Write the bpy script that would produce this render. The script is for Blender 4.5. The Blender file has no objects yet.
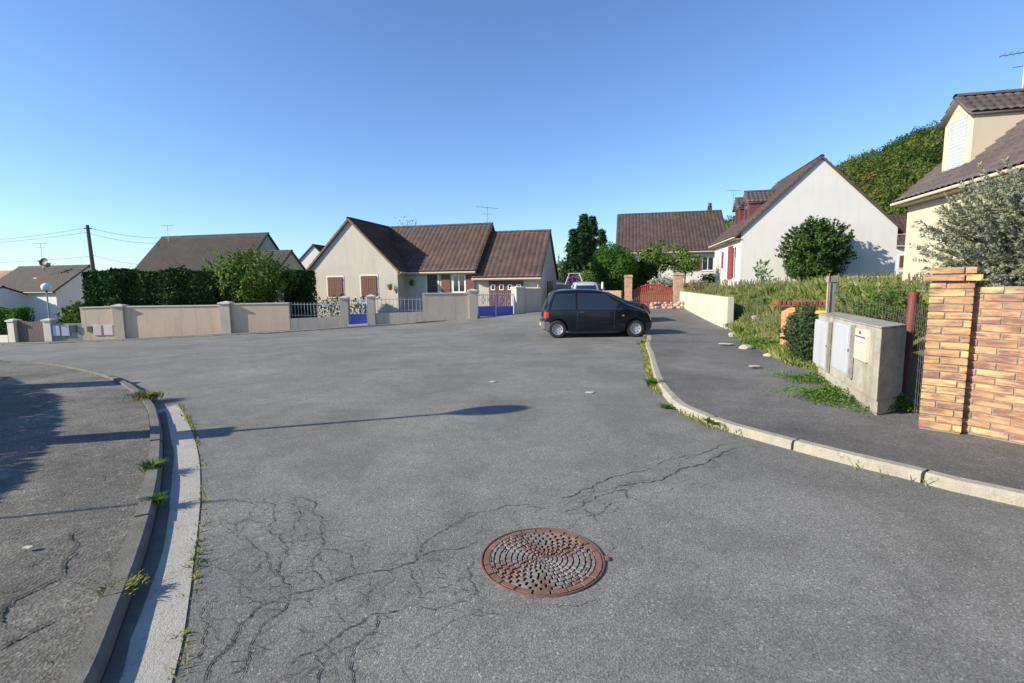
import bpy, math, random
import numpy as np
from mathutils import Vector, Matrix, noise
random.seed(7); np.random.seed(7)
R = math.radians
scene = bpy.context.scene
C = scene.collection

# ---------------------------------------------------------------- camera, light, exposure
F, H = 500.0, 1.6
PITCH = math.atan((341.5 - 284.0) / F)
ROLL = R(0.6)
cam_data = bpy.data.cameras.new('camera'); cam = bpy.data.objects.new('camera', cam_data); C.objects.link(cam)
cam_data.sensor_fit = 'HORIZONTAL'; cam_data.sensor_width = 36.0; cam_data.lens = 36.0 * F / 1024.0
cam_data.clip_start = 0.05; cam_data.clip_end = 3000
cam.matrix_world = Matrix.Translation((0, 0, H)) @ Matrix.Rotation(R(90) - PITCH, 4, 'X') @ Matrix.Rotation(-ROLL, 4, 'Z')
scene.camera = cam
SUN_AZ, SUN_EL = R(16), R(26)          # light travels towards (+cos az, +sin az)
w = bpy.data.worlds.new('World'); scene.world = w; w.use_nodes = True
nt = w.node_tree; bg = nt.nodes['Background']
sky = nt.nodes.new('ShaderNodeTexSky'); sky.sky_type = 'NISHITA'; sky.sun_disc = False
sky.sun_elevation = SUN_EL; sky.sun_rotation = math.atan2(-math.cos(SUN_AZ), -math.sin(SUN_AZ))
sky.altitude = 100; sky.air_density = 1.0; sky.dust_density = 0.3; sky.ozone_density = 1.5
tint = nt.nodes.new('ShaderNodeMix'); tint.data_type = 'RGBA'; tint.blend_type = 'MULTIPLY'; tint.inputs[0].default_value = 1
tint.inputs[7].default_value = (0.82, 1.04, 1.36, 1)
nt.links.new(sky.outputs[0], tint.inputs[6]); nt.links.new(tint.outputs[2], bg.inputs[0]); bg.inputs[1].default_value = 0.100
sl = bpy.data.lights.new('sun', 'SUN'); sl.energy = 5.0; sl.angle = R(0.5); sl.color = (1.0, 0.90, 0.75)
so = bpy.data.objects.new('sun', sl); C.objects.link(so)
sd = Vector((math.cos(SUN_AZ) * math.cos(SUN_EL), math.sin(SUN_AZ) * math.cos(SUN_EL), -math.sin(SUN_EL)))
so.rotation_euler = sd.to_track_quat('-Z', 'Y').to_euler()
vs = scene.view_settings; vs.view_transform = 'Standard'; vs.look = 'None'; vs.exposure = 0.66; vs.gamma = 1
vs.use_curve_mapping = False
scene.render.resolution_x = 1024; scene.render.resolution_y = 683

# ---------------------------------------------------------------- places: pixel + depth -> point of the site
def ray(px, py):
    dx = (px - 512) / F; dy = -(py - 341.5) / F
    c, s = math.cos(ROLL), math.sin(ROLL)
    dx, dy = dx * c + dy * s, -dx * s + dy * c
    return dx, math.cos(PITCH) + dy * math.sin(PITCH), -math.sin(PITCH) + dy * math.cos(PITCH)
def at(px, py, Y):
    x, y, z = ray(px, py); t = Y / y
    return Vector((x * t, Y, H + z * t))
def gp(px, py, z=0.0):
    x, y, w_ = ray(px, py); t = (z - H) / w_
    return (x * t, y * t)

# ---------------------------------------------------------------- terrain (thin plate spline through surveyed points)
cp = []
for x in (-14, -8, -3, 1, 5):
    for y in (-10, -3, 3, 8): cp.append((x, y, 0.0))
cp += [(-11.3, 11, -.03), (3.6, 14.5, -.05), (0, 15, -.07), (4, 20, .02), (8.8, 18, .02), (6.5, 9, .03), (12, 0, .1), (-4, 14, -.06), (0, 18, -.02), (-9, 17, -.3)]
for px, py, Y in [(20, 343, 23.3), (85, 341, 23.5), (150, 338.5, 23.8), (231, 334, 24), (290, 331, 24.3), (345, 326.6, 24.8),
                  (372, 326, 25), (478, 318.8, 25.8), (515, 313, 26.8), (541, 311, 27.8), (650, 306, 27)]:
    p = at(px, py, Y); cp.append((p.x, p.y, p.z))
cp += [(-70, 30, -3), (-60, 70, -2.5), (0, 80, .6), (50, 80, 2), (60, 20, 1.5), (50, -40, .5), (-50, -40, -.3), (-45, 8, -.8), (0, 45, .3), (-25, 45, -1.2)]
cp = np.array(cp, float); n_ = len(cp)
def tpsk(r2): return np.where(r2 < 1e-9, 0, 0.5 * r2 * np.log(np.maximum(r2, 1e-9)))
d2 = ((cp[:, None, :2] - cp[None, :, :2]) ** 2).sum(-1)
A_ = np.zeros((n_ + 3, n_ + 3)); A_[:n_, :n_] = tpsk(d2) + np.eye(n_) * 4.0
A_[:n_, n_] = 1; A_[:n_, n_ + 1:] = cp[:, :2]; A_[n_, :n_] = 1; A_[n_ + 1:, :n_] = cp[:, :2].T
wt = np.linalg.solve(A_, np.concatenate([cp[:, 2], np.zeros(3)]))
def T(x, y):
    r2 = (cp[:, 0] - x) ** 2 + (cp[:, 1] - y) ** 2
    z = float((wt[:n_] * tpsk(r2)).sum() + wt[n_] + wt[n_ + 1] * x + wt[n_ + 2] * y)
    d = math.hypot(x, y); k = min(1, max(0, (d - 50) / 50))
    return z * (1 - k) + (-.5) * k
def ss(a, b, v):
    t = min(1, max(0, (v - a) / (b - a))); return t * t * (3 - 2 * t)

# ---------------------------------------------------------------- mesh builder
class MB:
    def __init__(s): s.v = []; s.f = []; s.m = []
    def add(s, vs_, fs, m=0):
        o = len(s.v); s.v += [tuple(v) for v in vs_]; s.f += [tuple(i + o for i in f) for f in fs]; s.m += [m] * len(fs); return s
    def box(s, x0, x1, y0, y1, z0, z1, m=0):
        return s.add([(x0, y0, z0), (x1, y0, z0), (x1, y1, z0), (x0, y1, z0), (x0, y0, z1), (x1, y0, z1), (x1, y1, z1), (x0, y1, z1)],
                     [(3, 2, 1, 0), (4, 5, 6, 7), (0, 1, 5, 4), (1, 2, 6, 5), (2, 3, 7, 6), (3, 0, 4, 7)], m)
    def wallseg(s, a, b, t, za0, za1, zb0, zb1, m=0, off=0.0):
        """upright slab from a to b (xy), thickness t centred (+off towards the left of a->b), heights given at both ends"""
        a = Vector(a[:2]); b = Vector(b[:2]); d = (b - a).normalized(); n = Vector((-d.y, d.x))
        p = [a + n * (off - t / 2), b + n * (off - t / 2), b + n * (off + t / 2), a + n * (off + t / 2)]
        z0 = [za0, zb0, zb0, za0]; z1 = [za1, zb1, zb1, za1]
        return s.add([(p[i].x, p[i].y, z0[i]) for i in range(4)] + [(p[i].x, p[i].y, z1[i]) for i in range(4)],
                     [(3, 2, 1, 0), (4, 5, 6, 7), (0, 1, 5, 4), (1, 2, 6, 5), (2, 3, 7, 6), (3, 0, 4, 7)], m)
    def tube(s, pts, r, n=8, m=0, caps=True):
        pts = [Vector(p) for p in pts]; rs = r if isinstance(r, (list, tuple)) else [r] * len(pts)
        o = len(s.v)
        for i, p in enumerate(pts):
            d = (pts[min(i + 1, len(pts) - 1)] - pts[max(i - 1, 0)])
            d = d.normalized() if d.length > 1e-9 else Vector((0, 0, 1))
            a = Vector((0, 0, 1)) if abs(d.z) < .9 else Vector((1, 0, 0))
            u = d.cross(a).normalized(); v = d.cross(u).normalized()
            for k in range(n):
                t = 2 * math.pi * k / n; s.v.append(tuple(p + (u * math.cos(t) + v * math.sin(t)) * rs[i]))
        for i in range(len(pts) - 1):
            for k in range(n):
                s.f.append((o + i * n + k, o + i * n + (k + 1) % n, o + (i + 1) * n + (k + 1) % n, o + (i + 1) * n + k)); s.m.append(m)
        if caps:
            s.f.append(tuple(o + k for k in range(n))[::-1]); s.m.append(m)
            s.f.append(tuple(o + (len(pts) - 1) * n + k for k in range(n))); s.m.append(m)
        return s
    def lathe(s, prof, c, n=24, m=0):
        o = len(s.v)
        for r, z in prof:
            for k in range(n):
                t = 2 * math.pi * k / n; s.v.append((c[0] + r * math.cos(t), c[1] + r * math.sin(t), c[2] + z))
        for i in range(len(prof) - 1):
            for k in range(n):
                s.f.append((o + i * n + k, o + i * n + (k + 1) % n, o + (i + 1) * n + (k + 1) % n, o + (i + 1) * n + k)); s.m.append(m)
        return s
    def xf(s, M, start=0):
        for i in range(start, len(s.v)): s.v[i] = tuple(M @ Vector(s.v[i]))
        return s

FR = {}
def place(o, loc, rz=0.0):
    o.location = loc; o.rotation_euler = (0, 0, rz)
    FR[o.name] = Matrix.Translation(loc) @ Matrix.Rotation(rz, 4, 'Z')
def tag(o, label=None, cat=None, group=None, kind=None):
    if label: o['label'] = label
    if cat: o['category'] = cat
    if group: o['group'] = group
    if kind: o['kind'] = kind
    return o
def thing(name, label, cat, loc, rz=0.0, group=None):
    o = bpy.data.objects.new(name, None); o.empty_display_size = .3; C.objects.link(o)
    place(o, loc, rz); return tag(o, label, cat, group)
def obj(name, mb, mats, parent=None, world=False, smooth=False, bevel=0.0, label=None, origin=None):
    if not isinstance(mats, (list, tuple)): mats = [mats]
    vs_ = mb.v
    if world and parent is not None:
        p = parent; M = Matrix.Identity(4)
        while p is not None: M = FR.get(p.name, Matrix.Identity(4)) @ M; p = p.parent
        Mi = M.inverted(); vs_ = [tuple(Mi @ Vector(v)) for v in vs_]
    if origin is not None: vs_ = [(v[0] - origin[0], v[1] - origin[1], v[2] - origin[2]) for v in vs_]
    me = bpy.data.meshes.new(name); me.from_pydata(vs_, [], mb.f)
    for m in mats: me.materials.append(m)
    if len(mats) > 1: me.polygons.foreach_set('material_index', mb.m)
    if smooth: me.polygons.foreach_set('use_smooth', [True] * len(me.polygons))
    me.update()
    o = bpy.data.objects.new(name, me); C.objects.link(o)
    if origin is not None: place(o, origin)
    if parent is not None: o.parent = parent
    if bevel:
        b = o.modifiers.new('b', 'BEVEL'); b.width = bevel; b.segments = 2; b.limit_method = 'ANGLE'; b.angle_limit = R(40)
    if label: o['label'] = label
    return o
def npmesh(name, verts, faces, mat, parent=None, origin=None, uv=None):
    """fast builder; verts (N,3), faces (M,k)"""
    verts = np.asarray(verts, float)
    if origin is not None: verts = verts - np.array(origin)
    me = bpy.data.meshes.new(name); k = faces.shape[1]
    me.vertices.add(len(verts)); me.vertices.foreach_set('co', verts.ravel())
    me.loops.add(faces.size); me.loops.foreach_set('vertex_index', faces.ravel().astype(np.int32))
    me.polygons.add(len(faces)); me.polygons.foreach_set('loop_start', np.arange(0, faces.size, k, dtype=np.int32))
    me.polygons.foreach_set('loop_total', np.full(len(faces), k, np.int32))
    if uv is not None:
        l = me.uv_layers.new(name='UVMap'); l.data.foreach_set('uv', uv.ravel())
    me.materials.append(mat); me.update(); me.validate()
    o = bpy.data.objects.new(name, me); C.objects.link(o)
    if origin is not None: place(o, origin)
    if parent is not None: o.parent = parent
    return o

# ---------------------------------------------------------------- materials
def newmat(name):
    m = bpy.data.materials.new(name); m.use_nodes = True; t = m.node_tree
    return m, t, t.nodes['Principled BSDF'], (lambda k: t.nodes.new(k)), (lambda a, b: t.links.new(a, b))
def mixc(nd, lk, fac, a, b, blend='MIX'):
    x = nd('ShaderNodeMix'); x.data_type = 'RGBA'; x.blend_type = blend
    for sock, val in ((x.inputs[0], fac), (x.inputs[6], a), (x.inputs[7], b)):
        if hasattr(val, 'links'): lk(val, sock)
        elif isinstance(val, (tuple, list)): sock.default_value = tuple(val) + ((1,) if len(val) == 3 else ())
        else: sock.default_value = val
    return x.outputs[2]
def nz(nd, lk, co, scale, detail=4, rough=.6, dist=0.0):
    n = nd('ShaderNodeTexNoise'); n.inputs['Scale'].default_value = scale; n.inputs['Detail'].default_value = detail
    n.inputs['Roughness'].default_value = rough; n.inputs['Distortion'].default_value = dist
    lk(co, n.inputs['Vector']); return n.outputs['Fac']
def mr(nd, lk, v, a, b, c=0.0, d=1.0):
    n = nd('ShaderNodeMapRange'); n.inputs[1].default_value = a; n.inputs[2].default_value = b
    n.inputs[3].default_value = c; n.inputs[4].default_value = d; lk(v, n.inputs[0]); return n.outputs[0]
def math_(nd, lk, op, a, b=None):
    n = nd('ShaderNodeMath'); n.operation = op
    for i, v in enumerate((a, b)):
        if v is None: continue
        if hasattr(v, 'links'): lk(v, n.inputs[i])
        else: n.inputs[i].default_value = v
    return n.outputs[0]
def bump(nd, lk, bsdf, h, strength, dist):
    b = nd('ShaderNodeBump'); b.inputs['Strength'].default_value = strength; b.inputs['Distance'].default_value = dist
    lk(h, b.inputs['Height']); lk(b.outputs[0], bsdf.inputs['Normal'])
def M2(name, c1, c2, scale=3, rough=.85, bs=0, bscale=60, stain=None, metal=0, coat=0, c3=None, stretch=None):
    m, t, b, nd, lk = newmat(name); co = nd('ShaderNodeTexCoord').outputs['Object']
    if stretch:
        mp = nd('ShaderNodeMapping'); mp.inputs['Scale'].default_value = stretch; lk(co, mp.inputs[0]); cs = mp.outputs[0]
    else: cs = co
    f = mr(nd, lk, nz(nd, lk, cs, scale, 6, .65), .3, .7)
    col = mixc(nd, lk, f, c1, c2)
    if c3 is not None:
        f2 = mr(nd, lk, nz(nd, lk, co, scale * 6, 5, .7), .55, .75); col = mixc(nd, lk, f2, col, c3)
    if stain is not None:
        mp = nd('ShaderNodeMapping'); mp.inputs['Scale'].default_value = (2.5, 2.5, .35); lk(co, mp.inputs[0])
        f3 = mr(nd, lk, nz(nd, lk, mp.outputs[0], 1.6, 6, .7), .5, .8, 0, .8); col = mixc(nd, lk, f3, col, stain)
    lk(col, b.inputs['Base Color']); b.inputs['Roughness'].default_value = rough; b.inputs['Metallic'].default_value = metal
    if coat: b.inputs['Coat Weight'].default_value = coat
    if bs: bump(nd, lk, b, nz(nd, lk, co, bscale, 5, .7), bs, .02)
    return m
def leafmat(name, cols, rough=.75, trans=.3, hue_noise=0.8):
    m, t, b, nd, lk = newmat(name)
    g = nd('ShaderNodeNewGeometry'); ramp = nd('ShaderNodeValToRGB'); e = ramp.color_ramp
    for i, c in enumerate(cols):
        p = i / (len(cols) - 1)
        el = e.elements[i] if i < 2 else e.elements.new(p)
        el.position = p
    for i, c in enumerate(cols): e.elements[i].color = (*c, 1)
    co = nd('ShaderNodeTexCoord').outputs['Object']
    f = math_(nd, lk, 'ADD', math_(nd, lk, 'MULTIPLY', g.outputs['Random Per Island'], .6),
              mr(nd, lk, nz(nd, lk, co, hue_noise, 3, .6), .3, .7, -.05, .45))
    lk(f, ramp.inputs[0]); lk(ramp.outputs[0], b.inputs['Base Color']); b.inputs['Roughness'].default_value = rough
    b.inputs['Specular IOR Level'].default_value = .12
    tr = nd('ShaderNodeBsdfTranslucent'); lk(ramp.outputs[0], tr.inputs[0])
    mx = nd('ShaderNodeMixShader'); mx.inputs[0].default_value = trans
    lk(b.outputs[0], mx.inputs[1]); lk(tr.outputs[0], mx.inputs[2]); lk(mx.outputs[0], t.nodes['Material Output'].inputs[0])
    return m
def asphalt(name, c1, c2, speck=.5, grain=260, big=.35, cool=None, bs=.35):
    m, t, b, nd, lk = newmat(name); co = nd('ShaderNodeTexCoord').outputs['Object']
    base = mixc(nd, lk, mr(nd, lk, nz(nd, lk, co, big, 6, .6, .6), .32, .68), c1, c2)
    mid = math_(nd, lk, 'MULTIPLY', mr(nd, lk, nz(nd, lk, co, 5, 7, .75), .3, .7, .84, 1.14), mr(nd, lk, nz(nd, lk, co, .9, 4, .55, 1.2), .35, .68, .86, 1.1))
    g = nz(nd, lk, co, grain * .35, 3, .8)
    v = nd('ShaderNodeTexVoronoi'); v.inputs['Scale'].default_value = grain * .45; lk(co, v.inputs['Vector'])
    gv = math_(nd, lk, 'MULTIPLY', mr(nd, lk, g, .25, .75, 1 - speck, 1 + speck), mid)
    rv = mr(nd, lk, v.outputs['Color'], 0, 1, 1 - speck * .8, 1 + speck * .8)
    v2 = nd('ShaderNodeTexVoronoi'); v2.inputs['Scale'].default_value = grain * .3; lk(co, v2.inputs['Vector'])
    chip = mr(nd, lk, v2.outputs['Color'], .78, .95, 1.0, 1.7)
    sc = math_(nd, lk, 'MULTIPLY', math_(nd, lk, 'MULTIPLY', gv, rv), chip)
    hs = nd('ShaderNodeHueSaturation'); lk(base, hs.inputs['Color']); lk(sc, hs.inputs['Value'])
    lk(hs.outputs[0], b.inputs['Base Color']); b.inputs['Roughness'].default_value = .93
    b.inputs['Specular IOR Level'].default_value = .3
    bump(nd, lk, b, math_(nd, lk, 'ADD', g, v.outputs['Distance']), bs, .006)
    return m
def tilemat(name, c1, c2, c3):
    m, t, b, nd, lk = newmat(name)
    uv = nd('ShaderNodeUVMap').outputs[0]; fl = nd('ShaderNodeVectorMath'); fl.operation = 'FLOOR'; lk(uv, fl.inputs[0])
    wn = nd('ShaderNodeTexWhiteNoise'); wn.noise_dimensions = '2D'; lk(fl.outputs[0], wn.inputs['Vector'])
    co = nd('ShaderNodeTexCoord').outputs['Object']
    col = mixc(nd, lk, wn.outputs['Value'], c1, c2)
    col = mixc(nd, lk, mr(nd, lk, nz(nd, lk, co, .8, 5, .7), .45, .75), col, c3)
    lk(col, b.inputs['Base Color']); b.inputs['Roughness'].default_value = .75
    bump(nd, lk, b, nz(nd, lk, co, 40, 4, .7), .3, .01)
    return m
def brickmat(name, c1, c2, dark, stretch=(3, 3, 9)):
    m, t, b, nd, lk = newmat(name); co = nd('ShaderNodeTexCoord').outputs['Object']
    g = nd('ShaderNodeNewGeometry').outputs['Random Per Island']
    col = mixc(nd, lk, g, c1, c2)
    # per brick shift of the fire-mark noise
    cb = nd('ShaderNodeCombineXYZ'); lk(math_(nd, lk, 'MULTIPLY', g, 37.0), cb.inputs[0]); lk(math_(nd, lk, 'MULTIPLY', g, 91.0), cb.inputs[2])
    ad = nd('ShaderNodeVectorMath'); ad.operation = 'ADD'
    mp = nd('ShaderNodeMapping'); mp.inputs['Scale'].default_value = stretch; lk(co, mp.inputs[0])
    lk(mp.outputs[0], ad.inputs[0]); lk(cb.outputs[0], ad.inputs[1])
    f = mr(nd, lk, nz(nd, lk, ad.outputs[0], 1.6, 5, .65), .40, .60, 0, .95)
    col = mixc(nd, lk, f, col, dark)
    f2 = mr(nd, lk, nz(nd, lk, co, 90, 4, .8), .3, .7, .8, 1.15)
    hs = nd('ShaderNodeHueSaturation'); lk(col, hs.inputs['Color']); lk(f2, hs.inputs['Value'])
    lk(hs.outputs[0], b.inputs['Base Color']); b.inputs['Roughness'].default_value = .85
    bump(nd, lk, b, nz(nd, lk, co, 120, 4, .8), .35, .008)
    return m
def glassmat(name, c=(.02, .03, .04), rough=.05):
    m, t, b, nd, lk = newmat(name); b.inputs['Base Color'].default_value = (*c, 1); b.inputs['Roughness'].default_value = rough
    b.inputs['Specular IOR Level'].default_value = .8; b.inputs['Coat Weight'].default_value = .5; return m

ASPH = asphalt('road_asphalt', (.148, .146, .131), (.222, .219, .196), .55, 300)
ASPH_R = asphalt('pavement_asphalt', (.10, .097, .09), (.17, .165, .152), .4, 200)
ASPH_L = asphalt('old_pavement', (.085, .083, .07), (.2, .19, .16), .5, 150, .8, bs=.6)
CRACK = M2('crack_dirt', (.025, .024, .022), (.05, .045, .04), 20, 1)
KERB = M2('kerb_stone', (.31, .285, .22), (.43, .40, .31), 4, .9, .6, 70, c3=(.13, .125, .095), stain=(.22, .2, .155))
KERB_L = M2('kerb_concrete', (.11, .105, .085), (.19, .18, .15), 5, .9, .5, 70, c3=(.13, .13, .11))
GUTTER = M2('gutter_concrete', (.34, .325, .28), (.46, .44, .38), 3, .9, .6, 80, c3=(.2, .19, .155))
SOIL = M2('soil', (.12, .1, .06), (.1, .13, .045), 1.2, 1, .6, 20, c3=(.2, .18, .1))
CREAM = M2('cream_render', (.46, .42, .34), (.54, .50, .41), .8, .9, .3, 90, stain=(.4, .36, .3))
CREAM2 = M2('pale_cream_render', (.50, .43, .31), (.56, .48, .35), .8, .9, .2, 90)
WHITEW = M2('white_render', (.64, .62, .57), (.69, .67, .62), .7, .9, .3, 90, stain=(.56, .545, .5))
WHITE2 = M2('bright_white_render', (.66, .63, .56), (.7, .67, .6), .8, .9, .2, 90)
PEACH = M2('peach_render', (.52, .40, .29), (.60, .47, .34), .9, .9, .4, 60, stain=(.36, .29, .22))
WALLG = M2('grey_cream_render', (.45, .39, .31), (.52, .45, .36), 1.2, .9, .4, 60, stain=(.26, .23, .19))
LOWW = M2('whitewashed_wall', (.44, .42, .34), (.52, .49, .40), 1.2, .9, .4, 60, stain=(.36, .34, .27))
COPE = M2('concrete_coping', (.5, .48, .42), (.6, .57, .5), 5, .9, .4, 60)
CONC = M2('weathered_concrete', (.25, .24, .2), (.42, .40, .34), 3.2, .95, .8, 50, stain=(.09, .085, .07), c3=(.14, .135, .11))
BOXW = M2('chalky_concrete', (.30, .28, .215), (.47, .44, .35), 3.2, .95, .8, 50, stain=(.10, .09, .065), c3=(.17, .16, .125))
ROOF1 = tilemat('brown_tile', (.07, .042, .034), (.125, .076, .06), (.052, .036, .032))
ROOF2 = tilemat('dark_brown_tile', (.062, .043, .037), (.108, .074, .063), (.05, .038, .035))
ROOF3 = tilemat('grey_brown_tile', (.085, .068, .066), (.12, .096, .092), (.072, .06, .06))
ROOF4 = tilemat('dark_grey_tile', (.04, .033, .031), (.065, .052, .048), (.036, .032, .032))
ROOFR = tilemat('red_tile', (.36, .17, .12), (.45, .24, .17), (.3, .17, .13))
SHUT = M2('brown_shutter', (.13, .055, .036), (.165, .07, .045), 3, .6, .2, 40, stretch=(12, 12, 1))
REDSH = M2('red_shutter', (.19, .042, .038), (.23, .05, .045), 3, .5)
CLAD = M2('red_brown_cladding', (.12, .035, .03), (.17, .05, .04), 3, .6, stretch=(1, 1, 14))
REDG = M2('red_gate_paint', (.30, .04, .03), (.36, .055, .04), 3, .45)
BLUE = M2('blue_gate_paint', (.07, .105, .46), (.09, .13, .52), 3, .4)
BLUEG = M2('pale_blue_paint', (.36, .42, .58), (.45, .5, .62), 3, .45)
LILAC = M2('lilac_paint', (.34, .32, .55), (.42, .38, .6), 3, .45)
WHITEP = M2('white_plastic', (.40, .42, .44), (.46, .48, .49), 3, .5, stain=(.33, .33, .3))
WHITE = M2('white_paint', (.8, .8, .78), (.84, .84, .82), 3, .5)
CREAMP = M2('cream_plastic', (.50, .47, .37), (.56, .52, .42), 3, .5)
GREYP = M2('pale_grey_door', (.5, .54, .6), (.58, .62, .66), 3, .5)
DARK = M2('dark_void', (.012, .012, .012), (.02, .02, .02), 3, .9)
RUBBER = M2('rubber', (.018, .018, .018), (.028, .028, .028), 8, .8)
METAL = M2('galvanised', (.32, .33, .34), (.42, .43, .44), 6, .45, metal=.8)
DARKM = M2('dark_metal', (.05, .05, .05), (.09, .085, .08), 6, .55, metal=.5)
RUST = M2('rust', (.16, .06, .03), (.27, .11, .055), 14, .85, .5, 60, c3=(.1, .05, .035))
RUSTP = M2('rusty_red_paint', (.13, .028, .026), (.19, .042, .038), 8, .6, .3, 50, c3=(.13, .06, .045))
WOODP = M2('old_wood_pole', (.10, .085, .07), (.16, .13, .11), 6, .9, .4, 40, stretch=(10, 10, 1))
GATEB = M2('brown_gate', (.14, .095, .085), (.17, .12, .105), 4, .6)
PANE = glassmat('window_glass')
CARGL = glassmat('car_glass', (.018, .027, .033), .03)
CURT = M2('pale_curtain', (.35, .42, .5), (.5, .56, .62), 2, .5, stretch=(14, 14, 1))
BARK = M2('bark', (.09, .065, .045), (.15, .115, .08), 8, .95, .6, 30)
LAMPG = M2('white_lamp_globe', (.82, .82, .8), (.86, .86, .84), 2, .25, coat=.3)
STONE = M2('crazy_stone', (.36, .22, .15), (.46, .36, .27), 9, .9, .5, 40, c3=(.28, .10, .07))
ROCK = M2('pale_rock', (.32, .30, .26), (.44, .42, .37), 5, .95, .6, 25, c3=(.26, .25, .22))
YEL = M2('yellow_plastic', (.78, .60, .05), (.84, .68, .12), 4, .4)
BRICK = brickmat('flamed_brick', (.47, .26, .12), (.76, .50, .20), (.19, .095, .075), (2, 2, 10))
BRICKW = brickmat('flamed_brick_wall', (.42, .21, .11), (.70, .43, .19), (.18, .09, .072), (2.0, 2.0, 10))
BRICKO = brickmat('ochre_brick', (.50, .27, .12), (.62, .36, .16), (.32, .17, .09))
BRICKP = brickmat('pink_brick', (.52, .32, .2), (.64, .44, .28), (.36, .2, .14))
MORTAR = M2('mortar', (.2, .175, .145), (.27, .24, .2), 10, .95, .5, 60)

L_THUJA = leafmat('thuja_leaf', [(.01, .028, .007), (.024, .06, .012), (.05, .11, .02)], trans=.15)
L_THUJA2 = leafmat('bright_thuja_leaf', [(.03, .085, .012), (.06, .15, .02), (.10, .21, .035)], trans=.3)
L_BUSH = leafmat('bush_leaf', [(.04, .09, .018), (.08, .16, .03), (.16, .25, .06)])
L_SHRUB = leafmat('fresh_leaf', [(.055, .11, .02), (.11, .19, .035), (.21, .30, .08)])
L_LIGHT = leafmat('light_leaf', [(.07, .12, .022), (.12, .2, .035), (.2, .28, .07)])
L_DARK = leafmat('conifer_leaf', [(.012, .035, .012), (.025, .06, .02), (.05, .095, .032)], trans=.15)
L_GREEN = leafmat('cypress_leaf', [(.03, .065, .018), (.06, .115, .03), (.10, .17, .045)], trans=.2)
L_SILVER = leafmat('silver_leaf', [(.14, .15, .10), (.25, .27, .18), (.43, .45, .32)], trans=.2, hue_noise=2)
L_JUNI = leafmat('juniper_leaf', [(.03, .06, .03), (.06, .10, .045), (.10, .15, .07)], trans=.2)
L_HEDGE = leafmat('hedge_leaf', [(.05, .11, .02), (.09, .19, .03), (.15, .28, .06)])
L_FOREST = leafmat('forest_leaf', [(.03, .058, .012), (.05, .092, .018), (.085, .135, .025), (.12, .165, .03), (.15, .165, .035), (.16, .11, .035)], hue_noise=.09)
_t = L_FOREST.node_tree; _u = _t.nodes.new('ShaderNodeUVMap'); _s = _t.nodes.new('ShaderNodeSeparateXYZ'); _t.links.new(_u.outputs[0], _s.inputs[0])
_r = [n for n in _t.nodes if n.type == 'VALTORGB'][0]; _t.links.new(_s.outputs[0], _r.inputs[0])   # one tone per tree crown
L_GRASS = leafmat('grass_blade', [(.09, .16, .03), (.16, .22, .05), (.27, .30, .09), (.46, .40, .20)], hue_noise=.5)
L_WEED = leafmat('weed_leaf', [(.05, .12, .02), (.1, .2, .03), (.2, .28, .07)], hue_noise=3)
L_DRYW = leafmat('dry_weed_leaf', [(.12, .17, .03), (.25, .27, .07), (.4, .34, .14)], hue_noise=3)
L_FLOW = leafmat('purple_flower', [(.14, .04, .2), (.25, .07, .32), (.1, .15, .05)])
# ================================================================ ground, road, pavements
def catmull(pts, step=.25):
    P = [Vector((p[0], p[1])) for p in pts]; P = [2 * P[0] - P[1]] + P + [2 * P[-1] - P[-2]]; out = []
    for i in range(1, len(P) - 2):
        n = max(1, int((P[i + 1] - P[i]).length / step))
        for k in range(n):
            t = k / n; a, b, c, d = P[i - 1], P[i], P[i + 1], P[i + 2]
            out.append(.5 * ((2 * b) + (c - a) * t + (2 * a - 5 * b + 4 * c - d) * t * t + (3 * b - a - 3 * c + d) * t ** 3))
    out.append(P[-2]); return out
def resample(line, n):
    L = [0]
    for i in range(1, len(line)): L.append(L[-1] + (Vector(line[i][:2]) - Vector(line[i - 1][:2])).length)
    out = []; j = 0
    for k in range(n):
        t = L[-1] * k / (n - 1)
        while j < len(L) - 2 and L[j + 1] < t: j += 1
        f = (t - L[j]) / max(1e-9, L[j + 1] - L[j])
        a, b = Vector(line[j][:2]), Vector(line[j + 1][:2]); out.append(a.lerp(b, min(1, max(0, f))))
    return out
def offset(line, d):
    out = []
    for i, p in enumerate(line):
        t = (line[min(i + 1, len(line) - 1)] - line[max(i - 1, 0)]).normalized(); out.append(p + Vector((-t.y, t.x)) * d)
    return out
def sheet(name, A, B, zf, mat, m=8, skirt=0):
    """strip between two polylines with the same number of points"""
    mb = MB(); n = len(A)
    for i in range(n):
        for j in range(m + 1):
            p = Vector(A[i]).lerp(Vector(B[i]), j / m); mb.v.append((p.x, p.y, zf(p.x, p.y)))
    for i in range(n - 1):
        for j in range(m):
            a = i * (m + 1) + j; q = (a, a + m + 1, a + m + 2, a + 1)
            p0, p1, p3 = (Vector(mb.v[k]) for k in (q[0], q[1], q[3]))
            if (p1 - p0).cross(p3 - p0).z < 0: q = q[::-1]
            mb.f.append(q); mb.m.append(0)
    o = obj(name, mb, mat, smooth=True); tag(o, kind='structure'); return o

# distant terrain
_T = T
def T(x, y): return _T(x, y) * ss(6, 10, math.hypot(x, y))
xs = sorted(set([i * 2.5 for i in range(-24, 25)] + [s * v for v in (70, 85, 110, 150, 220, 320, 500, 900) for s in (1, -1)]))
mb = MB()
for y in xs:
    for x in xs: mb.v.append((x, y, T(x, y) - .22))
nx = len(xs)
for j in range(nx - 1):
    for i in range(nx - 1): a = j * nx + i; mb.f.append((a, a + 1, a + nx + 1, a + nx)); mb.m.append(0)
tag(obj('ground', mb, SOIL, smooth=True), kind='structure')

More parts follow.
